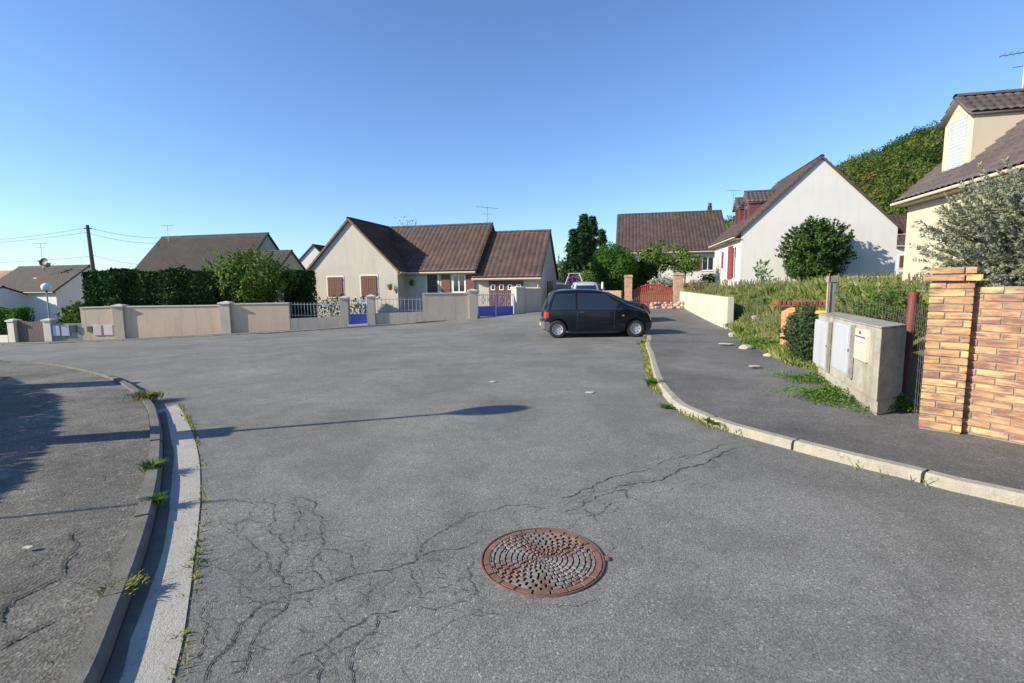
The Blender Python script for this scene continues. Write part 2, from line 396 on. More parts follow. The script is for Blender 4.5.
# ---- road sheet with its cracks
def grid_axis(a, b, fine0, fine1, f, c):
    v = [a]
    while v[-1] < b: v.append(v[-1] + (f if fine0 <= v[-1] < fine1 else c))
    return v
gx = grid_axis(-46, 16, -12, 10, .5, 1.0); gy = grid_axis(-9, 46, -3, 14, .5, 1.0)
mb = MB()
for y in gy:
    for x in gx: mb.v.append((x, y, T(x, y)))
nx = len(gx)
for j in range(len(gy) - 1):
    for i in range(nx - 1):
        cx, cy = gx[i], gy[j]
        if cy > 31 and not (-1 < cx < 8): continue
        a = j * nx + i; mb.f.append((a, a + 1, a + nx + 1, a + nx)); mb.m.append(0)
rng = random.Random(3)
def jag(pts, amp=.18, depth=4):
    for _ in range(depth):
        out = [pts[0]]
        for a, b in zip(pts, pts[1:]):
            d = b - a; n = Vector((-d.y, d.x)); out += [a + d * .5 + n * rng.uniform(-amp, amp), b]
        pts = out
    return pts
def crack(mb, pts, wd, zf, m, n2=4):
    P = jag([Vector(p) for p in pts], .16, n2)
    L = len(P)
    prev = None
    for i, p in enumerate(P):
        t = (P[min(i + 1, L - 1)] - P[max(i - 1, 0)]); t = t.normalized() if t.length > 1e-6 else Vector((1, 0))
        n = Vector((-t.y, t.x)); e = min(1, min(i, L - 1 - i) / 8 + .12)
        ww = wd * e * rng.choice((rng.uniform(.2, .7), rng.uniform(.7, 1.5), rng.uniform(.9, 1.9))) / 2; a = p + n * ww; b = p - n * ww
        k = len(mb.v); mb.v += [(a.x, a.y, zf(a.x, a.y)), (b.x, b.y, zf(b.x, b.y))]
        if prev is not None: mb.f.append((prev, k, k + 1, prev + 1)[::-1]); mb.m.append(m)
        prev = k
def zm(pts, sc, ox, oy): return [gp(ox + x / sc, oy + y / sc) for x, y in pts]
z3 = lambda p: zm(p, 2.932, 230, 450)
z4 = lambda p: zm(p, 5.389, 450, 500)
z5 = lambda p: zm(p, 3.413, 400, 330)
z2 = lambda p: zm(p, 3.365, 0, 480)
CR = [(.009, z3([(20, 515), (90, 460), (175, 425), (265, 405), (360, 370), (410, 360), (520, 335), (560, 310), (640, 293), (733, 270)])),
      (.010, z3([(545, 330), (560, 290), (610, 245), (660, 215), (733, 180)])),
      (.008, z4([(0, 140), (100, 95), (160, 65), (260, 50), (420, 28), (545, 45)])), (.006, z4([(590, 85), (700, 40), (750, 10)])),
      (.007, z4([(610, 165), (680, 110), (800, 80), (930, 0)])), (.006, z4([(800, 80), (880, 70), (900, 20)])),
      (.012, z5([(540, 580), (600, 560), (690, 520), (790, 485), (860, 470)])), (.014, z5([(720, 545), (800, 525), (900, 510), (950, 480), (1024, 460), (1090, 430), (1150, 400)])),
      (.010, z5([(560, 600), (700, 560), (770, 545), (780, 580)])), (.009, z5([(860, 470), (940, 440), (1030, 425), (1180, 380)])),
      (.008, z3([(265, 400), (240, 350), (265, 290), (265, 240), (270, 200), (240, 150), (170, 140)])),
      (.008, z3([(170, 420), (145, 370), (170, 310), (155, 270), (105, 235), (125, 190), (130, 160), (60, 155), (10, 140)])),
      (.006, z3([(155, 270), (185, 275), (200, 200), (165, 145)])), (.006, z3([(185, 275), (250, 260)])), (.007, z3([(360, 375), (355, 320), (320, 295), (265, 285)])),
      (.005, z3([(410, 360), (400, 430), (400, 490)])), (.008, z3([(520, 340), (545, 400), (560, 440)])), (.006, z3([(90, 460), (60, 440), (0, 430)])),
      (.008, z3([(175, 425), (130, 490), (60, 570), (30, 650), (0, 660)])), (.008, z3([(20, 515), (10, 560), (-30, 600), (-70, 683)])),
      (.009, z3([(160, 640), (220, 600), (300, 555), (370, 515), (435, 480), (530, 455)])), (.005, z3([(530, 455), (640, 400), (733, 350)])),
      (.009, z3([(245, 590), (255, 683), (250, 760)])), (.008, z3([(435, 480), (430, 520), (370, 570), (355, 625), (360, 683), (340, 760)])),
      (.006, z3([(370, 570), (300, 600), (250, 640), (200, 683)])), (.006, z3([(545, 460), (600, 470), (660, 450), (733, 420)])),
      (.006, z3([(40, 265), (100, 300), (115, 350), (145, 370)])), (.006, z3([(-20, 240), (15, 245), (20, 205), (110, 205)])), (.006, z3([(15, 245), (40, 265)])),
      (.006, z3([(200, 480), (240, 420)])), (.006, z3([(175, 410), (250, 370)])), (.005, z3([(480, 600), (600, 540), (650, 500), (733, 470)])), (.004, z3([(690, 390), (710, 340), (700, 300)])),
      (.009, z2([(875, 430), (800, 490), (760, 570), (690, 660), (680, 683)])), (.007, z2([(690, 400), (690, 480), (690, 560), (640, 640)])), (.005, z2([(740, 380), (710, 430), (690, 480)])),
      (.006, z2([(800, 185), (850, 230), (875, 235)])), (.006, z2([(835, 60), (835, 130), (795, 150), (740, 130)])), (.007, z2([(860, 540), (820, 610), (800, 683)])),
      (.005, z5([(0, 200), (90, 220), (200, 180)])), (.006, z4([(120, 330), (100, 430), (150, 500), (60, 540)])), (.006, z4([(850, 220), (880, 260), (850, 300)])), (.005, z4([(150, 210), (140, 250)])),
      (.006, z4([(570, 560), (580, 580), (700, 570), (790, 545)]))]
for wd, p in CR: crack(mb, p, wd * .5, lambda x, y: T(x, y) + .004, 1)
# fine crazing between the traced cracks
for k in range(130):
    px = rng.gauss(330, 75); py = rng.gauss(590, 60)
    if py < 500 or px < 205 or px > 500: continue
    a = Vector(gp(px, py)); l = rng.uniform(.08, .3); th = rng.uniform(0, math.pi)
    b = a + Vector((math.cos(th), math.sin(th))) * l; crack(mb, [a, b], .0028, lambda x, y: T(x, y) + .004, 1, 3)
for k in range(28):
    px = rng.uniform(560, 760); py = 500 - (px - 560) * .28 + rng.gauss(0, 12)
    a = Vector(gp(px, py)); l = rng.uniform(.1, .4); th = rng.uniform(.1, 1.1)
    b = a + Vector((math.cos(th), math.sin(th))) * l; crack(mb, [a, b], .004, lambda x, y: T(x, y) + .004, 1, 3)
def web(region, cell, wd, keep, seed, zf=lambda x, y: T(x, y) + .004):
    """alligator cracking: a jittered honeycomb drawn inside a region of the road"""
    rw = random.Random(seed); xs_ = [q[0] for q in region]; ys_ = [q[1] for q in region]; nodes = {}
    def inside(p):
        c = False; j = len(region) - 1
        for i in range(len(region)):
            (xi, yi), (xj, yj) = region[i], region[j]
            if (yi > p[1]) != (yj > p[1]) and p[0] < (xj - xi) * (p[1] - yi) / (yj - yi) + xi: c = not c
            j = i
        return c
    nx_ = int((max(xs_) - min(xs_)) / cell) + 2; ny_ = int((max(ys_) - min(ys_)) / cell) + 2
    def nd_(i, j):
        if (i, j) not in nodes: nodes[i, j] = Vector((min(xs_) + (i + (.5 if j % 2 else 0)) * cell + rw.uniform(-.36, .36) * cell, min(ys_) + j * cell * .8 + rw.uniform(-.34, .34) * cell))
        return nodes[i, j]
    for j in range(ny_ + 3):
        for i in range(nx_):
            a = nd_(i, j)
            for b in (nd_(i + 1, j) if (i + j) % 2 else None, nd_(i, j + 1)):
                if b is None or rw.random() > keep or not inside(a) or not inside(b): continue
                crack(mb, [a, b], wd * rw.uniform(.6, 1.3), zf, 1, 3)
web([gp(*q) for q in ((205, 520), (300, 495), (350, 530), (470, 560), (480, 600), (420, 640), (330, 683), (190, 683), (200, 600))], .13, .0042, .75, 21)
web([gp(*q) for q in ((225, 500), (320, 490), (340, 560), (300, 600), (215, 590))], .13, .005, .7, 22)
web([gp(*q) for q in ((570, 500), (640, 470), (760, 435), (770, 450), (690, 490), (600, 530))], .19, .0055, .55, 23)
web([gp(*q) for q in ((420, 520), (560, 500), (640, 520), (650, 600), (560, 640), (420, 610))], .15, .0032, .55, 24)
road = obj('road', mb, [ASPH, CRACK], smooth=False); tag(road, kind='structure')

# ---- right kerb and pavement
KR_px = [(645, 345), (648.4, 358), (652, 374), (656.6, 387), (664, 398), (676, 410), (697, 420), (724, 431), (807, 454.5), (847, 465), (908, 480), (1024, 508)]
KR = [(4.35, 18.2), (4.1, 15.2)] + [gp(*p) for p in KR_px] + [(5.0, 2.3), (6.2, .9), (8, -.8), (11, -3)]
KRl = catmull(KR, .22)
def krh(p): return .088 * (1 - ss(13.5, 17.5, p[1]))
def kerb_run(name, line, wtop, hf, mats, seglen=1.0, side=1, gap=.012, bev=.02, sink=.1):
    """kerb stones along a polyline: the road side edge is the line, stones lie on its left (side=1)"""
    mb = MB(); Ls = 0; seg = []; stones = []
    fine = resample(line, int(sum((line[i + 1] - line[i]).length for i in range(len(line) - 1)) / .1) + 2)
    off = offset(fine, side * wtop)
    per = int(seglen / .1)
    for s in range(0, len(fine) - 1, per):
        idx = list(range(s, min(s + per, len(fine) - 1) + 1)); dz = rng.uniform(-.006, .006); dx = rng.uniform(-.006, .006)
        rows = []
        for q, i in enumerate(idx):
            p, o = fine[i].copy(), off[i].copy(); tdir = (fine[min(i + 1, len(fine) - 1)] - fine[max(0, i - 1)]).normalized()
            if q == 0: p += tdir * gap; o += tdir * gap
            if q == len(idx) - 1: p -= tdir * gap; o -= tdir * gap
            p = p + (o - p).normalized() * dx
            h = hf(p); z0 = T(p.x, p.y); e = (o - p).normalized()
            a = p; b = p + e * .012; c = p + e * (.012 + bev)
            prof = [(a, z0 - sink), (b, z0 + max(.004, h - bev) + dz), (c, z0 + h + dz), (o, z0 + h + dz), (o, z0 - sink)]
            k = len(mb.v); mb.v += [(v.x, v.y, z) for v, z in prof]; rows.append(k)
        for a, b in zip(rows, rows[1:]):
            for j in range(4):
                q = (a + j, b + j, b + j + 1, a + j + 1); mb.f.append(q if side > 0 else q[::-1]); mb.m.append(0)
        if rows: mb.f += [tuple(range(rows[0], rows[0] + 5)), tuple(range(rows[-1], rows[-1] + 5))[::-1]]; mb.m += [0, 0]
    o = obj(name, mb, mats); tag(o, kind='structure'); return o
kerb_run('kerb', KRl, .125, krh, KERB, side=1)
# boundary of the gardens on the right
BR = [(2.2, 28.9), (6.2, 27.7), (9.1, 27.1), (8.55, 23.5), (7.5, 17.0), (6.75, 15.4), (6.1, 13.4), (5.45, 11), (5.12, 9.6), (4.98, 8.5), (4.85, 6.3), (5.15, 5.35), (6.3, 3.6), (8.2, 1.2), (12, -3)]
Ka = resample(offset(KRl, .115), 90)
Bb = resample([Vector(p) for p in [(9.2, 27.3), (8.6, 23.5), (7.6, 17), (6.9, 15.3), (6.3, 13.3), (5.7, 10.9), (5.4, 9.5), (5.3, 8.4), (5.5, 6.4), (5.6, 5.5), (7, 3.6), (9, 1.2), (13, -3)]], 90)
def zpr(x, y): return T(x, y) + .084 * (1 - ss(13.5, 17.5, y)) + .004
sheet('pavement', Ka, Bb, zpr, ASPH_R, 10)
sheet('driveway', resample([Vector((4.35, 18.2)), Vector((3.4, 28.6))], 20), resample([Vector((7.6, 17.5)), Vector((9.2, 27.3))], 20), lambda x, y: T(x, y) + .004, ASPH_R, 6)

# ---- left kerb, gutter and pavement
KL_px = [(0, 360), (15, 360.3), (47, 362), (75, 366.5), (107, 374), (127, 382), (147, 396), (157, 407), (162, 424.6), (163.5, 442), (163, 469), (162, 480), (154.5, 518.6), (139.7, 569), (123, 614), (110, 652), (96.6, 683)]
KL = [(-40, 14), (-25, 12.3), (-16, 11.4)] + [gp(*p, .05) for p in KL_px] + [(-1.42, 1.1), (-1.3, 0.2), (-1.25, -2), (-1.3, -7)]
KLl = catmull(KL, .2)
kerb_run('kerb', KLl, .11, lambda p: .082, KERB_L, side=-1, seglen=1.0, gap=.006)
G_px = [(178, 404.7), (185.5, 417), (193, 434.6), (199, 459), (200.4, 489), (199.7, 509.7), (193, 569), (185.7, 622.6), (172.4, 683)]
GO = catmull([gp(*p) for p in G_px] + [(-1.12, 1.1), (-1.0, 0.2), (-.95, -2), (-1.0, -7)], .2)
i0 = min(range(len(KLl)), key=lambda i: (KLl[i] - Vector(gp(160, 410))).length)
ga, gb = resample(offset(KLl[i0:], .0), 70), resample(GO, 70)
sheet('gutter', ga, gb, lambda x, y: T(x, y) + .006, GUTTER, 5)
# dark strip along the kerb foot: silt, plus painted shade widening the kerb's shadow
rfoot = random.Random(4); sb = [a.lerp(b, .26 + .05 * math.sin(i * .7) + rfoot.uniform(-.03, .03)) for i, (a, b) in enumerate(zip(ga, gb))]
sheet('gutter', ga[1:], sb[1:], lambda x, y: T(x, y) + .0095, M2('gutter_silt_shade', (.09, .085, .07), (.15, .14, .12), 6, 1, .5, 60), 3)
mb = MB()
LI = resample(offset(KLl, -.115), 130)
LB = resample([Vector(p) for p in [(-40, 10.5), (-25, 9.4), (-16, 8.8), (-11, 7.9), (-8.2, 6), (-6.7, 4.2), (-5.6, 2.6), (-4.8, .6), (-4.5, -7)]], 130)
m = 10
for i in range(130):
    for j in range(m + 1):
        p = LI[i].lerp(LB[i], j / m); mb.v.append((p.x, p.y, T(p.x, p.y) + .046 + .05 * j / m * .6))
for i in range(129):
    for j in range(m):
        a = i * (m + 1) + j; mb.f.append((a, a + 1, a + m + 2, a + m + 1)[::-1]); mb.m.append(0)
for f_i in range(1):
    p0, p1, p2 = (Vector(mb.v[k]) for k in mb.f[0][:3])
    if (p1 - p0).cross(p2 - p0).z < 0: mb.f = [f[::-1] for f in mb.f]
def zpl(x, y):
    d = min((Vector((x, y)) - p).length for p in LI[60:]); return T(x, y) + .05 + .03 * min(1, d / 3.5) + .004
def zz(pts): return [gp(x / 3.365, 480 + y / 3.365, .06) for x, y in pts]
for wd, p in [(.012, zz([(265, 155), (235, 190), (245, 230), (200, 270)])), (.016, zz([(-60, 480), (0, 450), (40, 400), (130, 360), (200, 325)])), (.014, zz([(-20, 570), (60, 530), (130, 490), (185, 460)])),
              (.012, zz([(20, 400), (0, 450), (10, 500)])), (.007, zz([(0, 215), (60, 190), (120, 160)])), (.012, zz([(200, 325), (215, 270), (250, 230)])), (.006, zz([(100, 300), (150, 250), (180, 240)])),
              (.010, [gp(0, 404, .06), gp(60, 402, .06), gp(135, 398, .06)])]:
    crack(mb, p, wd * .75, zpl, 1)
web([gp(*q, .06) for q in ((0, 560), (60, 520), (130, 500), (120, 580), (60, 683), (-60, 683), (-60, 580))], .16, .006, .5, 31, zpl)
web([gp(*q, .06) for q in ((70, 400), (140, 400), (155, 440), (145, 500), (60, 520), (20, 500))], .3, .006, .4, 32, zpl)
tag(obj('pavement', mb, [ASPH_L, CRACK], smooth=False), kind='structure')
# garden strip behind the left pavement
LC = resample([Vector(p) for p in [(-42, -7), (-30, -7), (-24, -7), (-20, -8), (-18, -8.5), (-16, -9), (-12, -9), (-10, -10), (-8, -11)]], 130)
sheet('lawn', LB, LC, lambda x, y: T(x, y) + .10, SOIL, 10)
# far pavement in front of the walls on the left
def bpt(px, py, Y): p = at(px, py, Y); return Vector((p.x, p.y))
WL = [(-60, 344, 24.5), (0, 343.5, 23.4), (20, 343, 23.3), (54, 342.5, 23.3), (85, 341, 23.5), (118, 340, 23.6), (150, 338.5, 23.8), (231, 334, 24), (291, 331, 24.3), (345, 326.6, 24.8), (372, 326, 25), (423, 322, 25.4), (478, 318.8, 25.8), (515, 313, 26.8), (541, 311, 27.8)]
def wl(px):
    """site position of the boundary wall line at image column px"""
    for a, b in zip(WL, WL[1:]):
        if a[0] <= px <= b[0] or b is WL[-1]:
            t = (px - a[0]) / (b[0] - a[0]); py = a[1] + (b[1] - a[1]) * t; Y = a[2] + (b[2] - a[2]) * t; return at(px, py, Y)
WLv = [Vector(wl(p)[:2]) for p in (-55, 0, 54, 118, 180, 231, 291, 345, 423, 478)]
ext = [Vector((-48, 26.2))] + WLv
A1 = resample(ext, 60); out = []
for i, p in enumerate(A1):
    t = (A1[min(i + 1, 59)] - A1[max(i - 1, 0)]).normalized(); out.append(p + Vector((t.y, -t.x)) * (1.5 * (1 - ss(45, 59, i)) + .02))
sheet('pavement', [p + Vector((0, .3)) for p in A1], out, lambda x, y: T(x, y) + .05, ASPH_R, 4)
kerb_run('kerb', out[:56], .14, lambda p: .055, KERB, side=1)
# garden ground behind those walls
sheet('lawn', A1 + [], [Vector((p.x * 1.9, 62)) for p in A1], lambda x, y: T(x, y) + .06 if y < 60 else T(x, y) - .2, SOIL, 12)

# ---- right garden bank
BRv = [Vector(p) for p in BR]
def dist_br(x, y):
    best = 1e9; bi = 0; p = Vector((x, y))
    for i in range(len(BRv) - 1):
        a, b = BRv[i], BRv[i + 1]; d = b - a; t = max(0, min(1, (p - a).dot(d) / d.length_squared)); q = a + d * t
        l = (p - q).length
        if l < best: best = l; bi = i
    return best, bi
def inside_br(x, y):
    poly = [tuple(p) for p in BRv] + [(90, -3), (90, 90), (2.2, 90)]; c = False; j = len(poly) - 1
    for i in range(len(poly)):
        xi, yi = poly[i]; xj, yj = poly[j]
        if (yi > y) != (yj > y) and x < (xj - xi) * (y - yi) / (yj - yi) + xi: c = not c
        j = i
    return c
def Gz(x, y):
    d, i = dist_br(x, y); base = T(x, y) + .1
    if i <= 1:
        k = ss(7.5, 10.5, x)
        L = 8 * (1 - k) + .3 * k
    elif i in (2, 3): L = .15 + 2.2 * (1 - ss(17, 19.5, y))
    elif i == 4: L = 1.6
    else: L = 3.6
    t = max(T(x, y) + .1, T(x, y) * .5)
    g = .12 + .85 * ss(0, L, d) + .45 * ss(1.5, 12, d) + .5 * ss(12, 32, d)
    return g + .03 * math.sin(x * 2.1 + y) + .02 * math.sin(y * 3.3 - x)
mb = MB(); ax = [2 + .4 * i for i in range(0, 75)] + [33, 36, 40, 46, 55, 70]; ay = [-3 + .4 * i for i in range(0, 125)] + [48, 52, 58, 66, 78, 90]
ins = {}
for j, y in enumerate(ay):
    for i, x in enumerate(ax):
        mb.v.append((x, y, 0)); ins[i, j] = inside_br(x, y)
used = set(); snap = {}
for j in range(len(ay) - 1):
    for i in range(len(ax) - 1):
        c = [(i, j), (i + 1, j), (i + 1, j + 1), (i, j + 1)]
        if sum(ins[q] for q in c) >= 1:
            mb.f.append(tuple(q[1] * len(ax) + q[0] for q in c)); mb.m.append(0)
            used.update(c)
for (i, j) in used:
    k = j * len(ax) + i; x, y, _ = mb.v[k]
    if not ins[i, j]:
        p = Vector((x, y)); best = None
        for a, b in zip(BRv, BRv[1:]):
            d = b - a; t = max(0, min(1, (p - a).dot(d) / d.length_squared)); q = a + d * t
            if best is None or (p - q).length < (p - best).length: best = q
        x, y = best
        mb.v[k] = (x, y, Gz(x + .01, y) - (.16 if y < 17 else 0))
    else: mb.v[k] = (x, y, Gz(x, y))
GV = {(i, j): mb.v[j * len(ax) + i][2] for (i, j) in used}
def Gm(x, y):
    """height of the built bank surface"""
    i = int((x - 2) / .4); j = int((y + 3) / .4)
    if not (0 <= i < 74 and 0 <= j < 124) or any(q not in GV for q in ((i, j), (i + 1, j), (i, j + 1), (i + 1, j + 1))): return Gz(x, y)
    u = (x - ax[i]) / .4; v = (y - ay[j]) / .4
    return (GV[i, j] * (1 - u) + GV[i + 1, j] * u) * (1 - v) + (GV[i, j + 1] * (1 - u) + GV[i + 1, j + 1] * u) * v
tag(obj('lawn', mb, SOIL, smooth=True), kind='structure')

# ---------------------------------------------------------------- wooded hill far behind
def hz(x, y):
    """hill surface"""
    ridge = 8 + 92 * ss(40, 330, x + (y - 260) * .05) + 20 * ss(250, 500, x)
    a = ss(150, 300, y); b = 1 - .2 * ss(330, 600, y)
    return ridge * a * b + 5 * noise.noise(Vector((x * .012, y * .012, 3)))
mb = MB(); hx = list(range(-40, 720, 14)); hy = list(range(150, 640, 14))
for y in hy:
    for x in hx: mb.v.append((x, y, hz(x, y) - 1.5))
for j in range(len(hy) - 1):
    for i in range(len(hx) - 1): a = j * len(hx) + i; mb.f.append((a, a + 1, a + len(hx) + 1, a + len(hx))); mb.m.append(0)
FORSOIL = M2('forest_floor', (.03, .045, .012), (.05, .06, .02), .05, 1)
tag(obj('hill', mb, FORSOIL, smooth=True), kind='structure')
def leafquads(P, Nrm, size, aspect=.6, jitter=.7, rs=None):
    """arrays of quads around points P, roughly facing Nrm"""
    rs = rs or np.random
    n = len(P); N = Nrm + rs.normal(0, jitter, (n, 3)); N /= np.linalg.norm(N, axis=1)[:, None] + 1e-9
    r = rs.normal(0, 1, (n, 3)); U = np.cross(N, r); U /= np.linalg.norm(U, axis=1)[:, None] + 1e-9; V = np.cross(N, U)
    s = (size * rs.uniform(.6, 1.4, n))[:, None]
    V_ = np.stack([P - U * s, P - V * s * aspect, P + U * s, P + V * s * aspect], 1).reshape(-1, 3)
    return V_, np.arange(n * 4).reshape(-1, 4)
# forest crowns
Vs = []; cnt = 0; rs = np.random.RandomState(5)
crowns = []
cellg = {}
for _ in range(14000):
    y = rs.uniform(170, 350); x = rs.uniform(60, 430); z = hz(x, y)
    r_ = x / y
    if not (.36 < r_ < 1.35): continue
    r = rs.uniform(3.4, 6.2); k = (int(x // 6), int(y // 6)); bad = False
    for a in (-1, 0, 1):
        for b in (-1, 0, 1):
            for (X, Y, R_) in cellg.get((k[0] + a, k[1] + b), ()):
                if (X - x) ** 2 + (Y - y) ** 2 < (.62 * (r + R_)) ** 2: bad = True
    if bad: continue
    cellg.setdefault(k, []).append((x, y, r)); crowns.append((x, y, z + rs.uniform(-.8, 2.2), r))
tones = []
for x, y, z, r in crowns:
    n = int(90 + r * 30); tb = np.clip(.5 * noise.noise(Vector((x * .03, y * .03, 2))) + rs.beta(1.6, 2.4), 0, 1); tones.append(np.clip(tb + rs.normal(0, .07, n), 0.01, .99))
    d = rs.normal(0, 1, (n, 3)); d[:, 2] = np.abs(d[:, 2]) * .9 + .05; d /= np.linalg.norm(d, axis=1)[:, None]
    lob = 1 + .22 * np.sin(d[:, 0] * 5 + x) * np.cos(d[:, 1] * 5 + y)
    P = np.array([x, y, z]) + d * (np.array([r, r, r * 1.25]) * lob[:, None] * rs.uniform(.72, 1.08, (n, 1)))
    v, _f = leafquads(P, d, .55, .7, .7, rs); Vs.append(v)
V_ = np.concatenate(Vs)
# one colour per crown: crown colour comes from the material noise, so keep the mesh as it is
tn = np.repeat(np.concatenate(tones), 4); print('crowns', len(crowns)); fo = npmesh('forest', V_, np.arange(len(V_)).reshape(-1, 4), L_FOREST, uv=np.stack([tn, tn * 0], 1))
tag(fo, 'dense wooded hillside of green trees turning brown behind the houses', 'forest', kind='stuff')
# ================================================================ vegetation builders
def lobes_points(n, c, rad, rs, nl=9, lobe=.5, flat=0.85):
    """points and outward normals on a lumpy ellipsoid made of nl lobes"""
    c = np.array(c, float); rad = np.array(rad, float)
    d = rs.normal(0, 1, (nl, 3)); d /= np.linalg.norm(d, axis=1)[:, None]; d[:, 2] = np.abs(d[:, 2]) * (1 - flat) + d[:, 2] * flat
    cen = d * rs.uniform(.35, .62, (nl, 1)); cen = np.concatenate([cen, np.zeros((1, 3))]); lr = np.append(rs.uniform(lobe * .75, lobe * 1.15, nl), .6)
    k = rs.randint(0, nl + 1, n); e = rs.normal(0, 1, (n, 3)); e /= np.linalg.norm(e, axis=1)[:, None]
    P = cen[k] + e * (lr[k] * rs.uniform(.72, 1.06, n))[:, None]
    # drop the points buried deep in other lobes
    depth = np.min(np.linalg.norm(P[:, None, :] - cen[None], axis=2) / lr[None], axis=1)
    ok = depth > .62; P = P[ok]; e = e[ok]
    return c + P * rad, e
def foliage(parent, P, N, size, mat, rs, aspect=.5, jitter=.7, name='foliage'):
    v, f = leafquads(P, N, size, aspect, jitter, rs); o = npmesh(name, v, f, mat)
    o.data.transform(Matrix.Translation(-Vector(parent.location))); o.parent = parent; return o
def limbs(parent, base, top, r, rad, rs, n=7, name='trunk'):
    mb = MB(); b = Vector(base); t = Vector(top)
    mid = b.lerp(t, .5) + Vector((rs.uniform(-.06, .06), rs.uniform(-.06, .06), 0)) * (t - b).length
    mb.tube([b - Vector((0, 0, .1)), mid, t], [r, r * .75, r * .4], 7)
    for k in range(n):
        a = rs.uniform(0, 6.28); s = b.lerp(t, rs.uniform(.25, .9)); L = rs.uniform(.5, .95)
        e = s + Vector((math.cos(a) * rad[0] * L, math.sin(a) * rad[1] * L, rad[2] * rs.uniform(.1, .7)))
        mb.tube([s, s.lerp(e, .5) + Vector((0, 0, .05 * rad[2])), e], [r * .45, r * .3, r * .12], 5)
    return obj(name, mb, BARK, parent, world=True)
def bush(name, label, cat, base, rad, n, size, mat, seed, nl=9, aspect=.5, jit=.7, group=None, zc=None, tr=.05, lobe=.5, wild=1.0):
    rs = np.random.RandomState(seed); t = thing(name, label, cat, base, 0, group)
    c = (base[0], base[1], base[2] + (zc if zc is not None else rad[2]))
    P, N = lobes_points(n, c, rad, rs, nl, lobe)
    m_ = n // 3; e = rs.normal(0, 1, (m_, 3)); e /= np.linalg.norm(e, axis=1)[:, None]; q = np.array(c) + e * np.array(rad) * (rs.uniform(0, 1, (m_, 1)) ** .4) * .78; P = np.concatenate([P, q]); N = np.concatenate([N, e])
    dv = (P - np.array(c)) / np.array(rad)
    wob = np.array([noise.noise(Vector(v) * 1.9 + Vector((seed * 3.1, 0, 0))) * .9 + noise.noise(Vector(v) * 4.5 + Vector((0, seed, 0))) * .35 for v in dv])
    P = np.array(c) + dv * np.array(rad) * (1 + .38 * wild * wob)[:, None]
    # leafy sprays that break the outline
    ns = max(14, n // 110) if wild > .5 else 0; e = rs.normal(0, 1, (ns, 3)); e[:, 2] = np.abs(e[:, 2]) * .9 - .15; e /= np.linalg.norm(e, axis=1)[:, None]; sl_ = .34 * min(rad)
    for q_ in e:
        o_ = np.array(c) + q_ * np.array(rad) * rs.uniform(.72, .9); dd = q_ + np.array([0, 0, .5]) + rs.normal(0, .25, 3); dd /= np.linalg.norm(dd); m2 = 22
        P = np.concatenate([P, o_ + dd * (rs.uniform(0, 1, (m2, 1)) * sl_ * rs.uniform(.6, 1.3)) + rs.normal(0, .06 * sl_, (m2, 3))]); N = np.concatenate([N, np.tile(q_, (m2, 1))])
    ok = P[:, 2] > base[2] + .02; foliage(t, P[ok], N[ok], size, mat, rs, aspect, jit)
    limbs(t, base, (c[0], c[1], c[2] + rad[2] * .4), tr, rad, rs); return t
def hedge(name, label, a, b, thick, zb, h0, h1, n, size, mat, seed, core, round_=.12, group=None, amp=1.0):
    """clipped hedge between a and b"""
    rs = np.random.RandomState(seed); a = np.array(a[:2]); b = np.array(b[:2]); L = np.linalg.norm(b - a); d = (b - a) / L; nn = np.array([d[1], -d[0]])
    t = thing(name, label, 'hedge', (a[0], a[1], zb), 0, group)
    s = rs.uniform(0, 1, n); face = rs.choice(5, n, p=[.46, .12, .3, .06, .06]); u = rs.uniform(0, 1, n)
    wob = amp * (.09 * np.sin(s * L * 2.3 + seed) + .05 * np.sin(s * L * 5.1)) + rs.normal(0, .045 * amp, n); hh = h0 + (h1 - h0) * s
    off = np.where(face == 0, thick / 2 + wob, np.where(face == 1, -thick / 2 - wob, (u - .5) * thick))
    z = np.where(face == 2, hh + wob * .8, u * hh)
    edge = np.clip((z / hh - .8) / .2, 0, 1); off = off * (1 - round_ * edge ** 2)
    s = np.where(face == 3, 0 - wob * .5 / L, np.where(face == 4, 1 + wob * .5 / L, s))
    off = np.where(face >= 3, (rs.uniform(0, 1, n) - .5) * thick, off)
    xy = a + s[:, None] * (b - a) + nn * off[:, None]
    P = np.column_stack([xy, zb + z])
    N = np.zeros((n, 3)); N[face == 0, :2] = nn; N[face == 1, :2] = -nn; N[face == 2, 2] = 1; N[face == 3, :2] = -d; N[face == 4, :2] = d
    foliage(t, P, N, size, mat, rs, .45, .6)
    mb = MB(); mb.wallseg(a + d * .12, b - d * .12, thick - .3, zb, zb + h0 - .14, zb, zb + h1 - .14); obj('stem_mass', mb, core, t, world=True)
    return t
CORE = M2('hedge_inside', (.01, .02, .006), (.02, .03, .01), 5, 1)
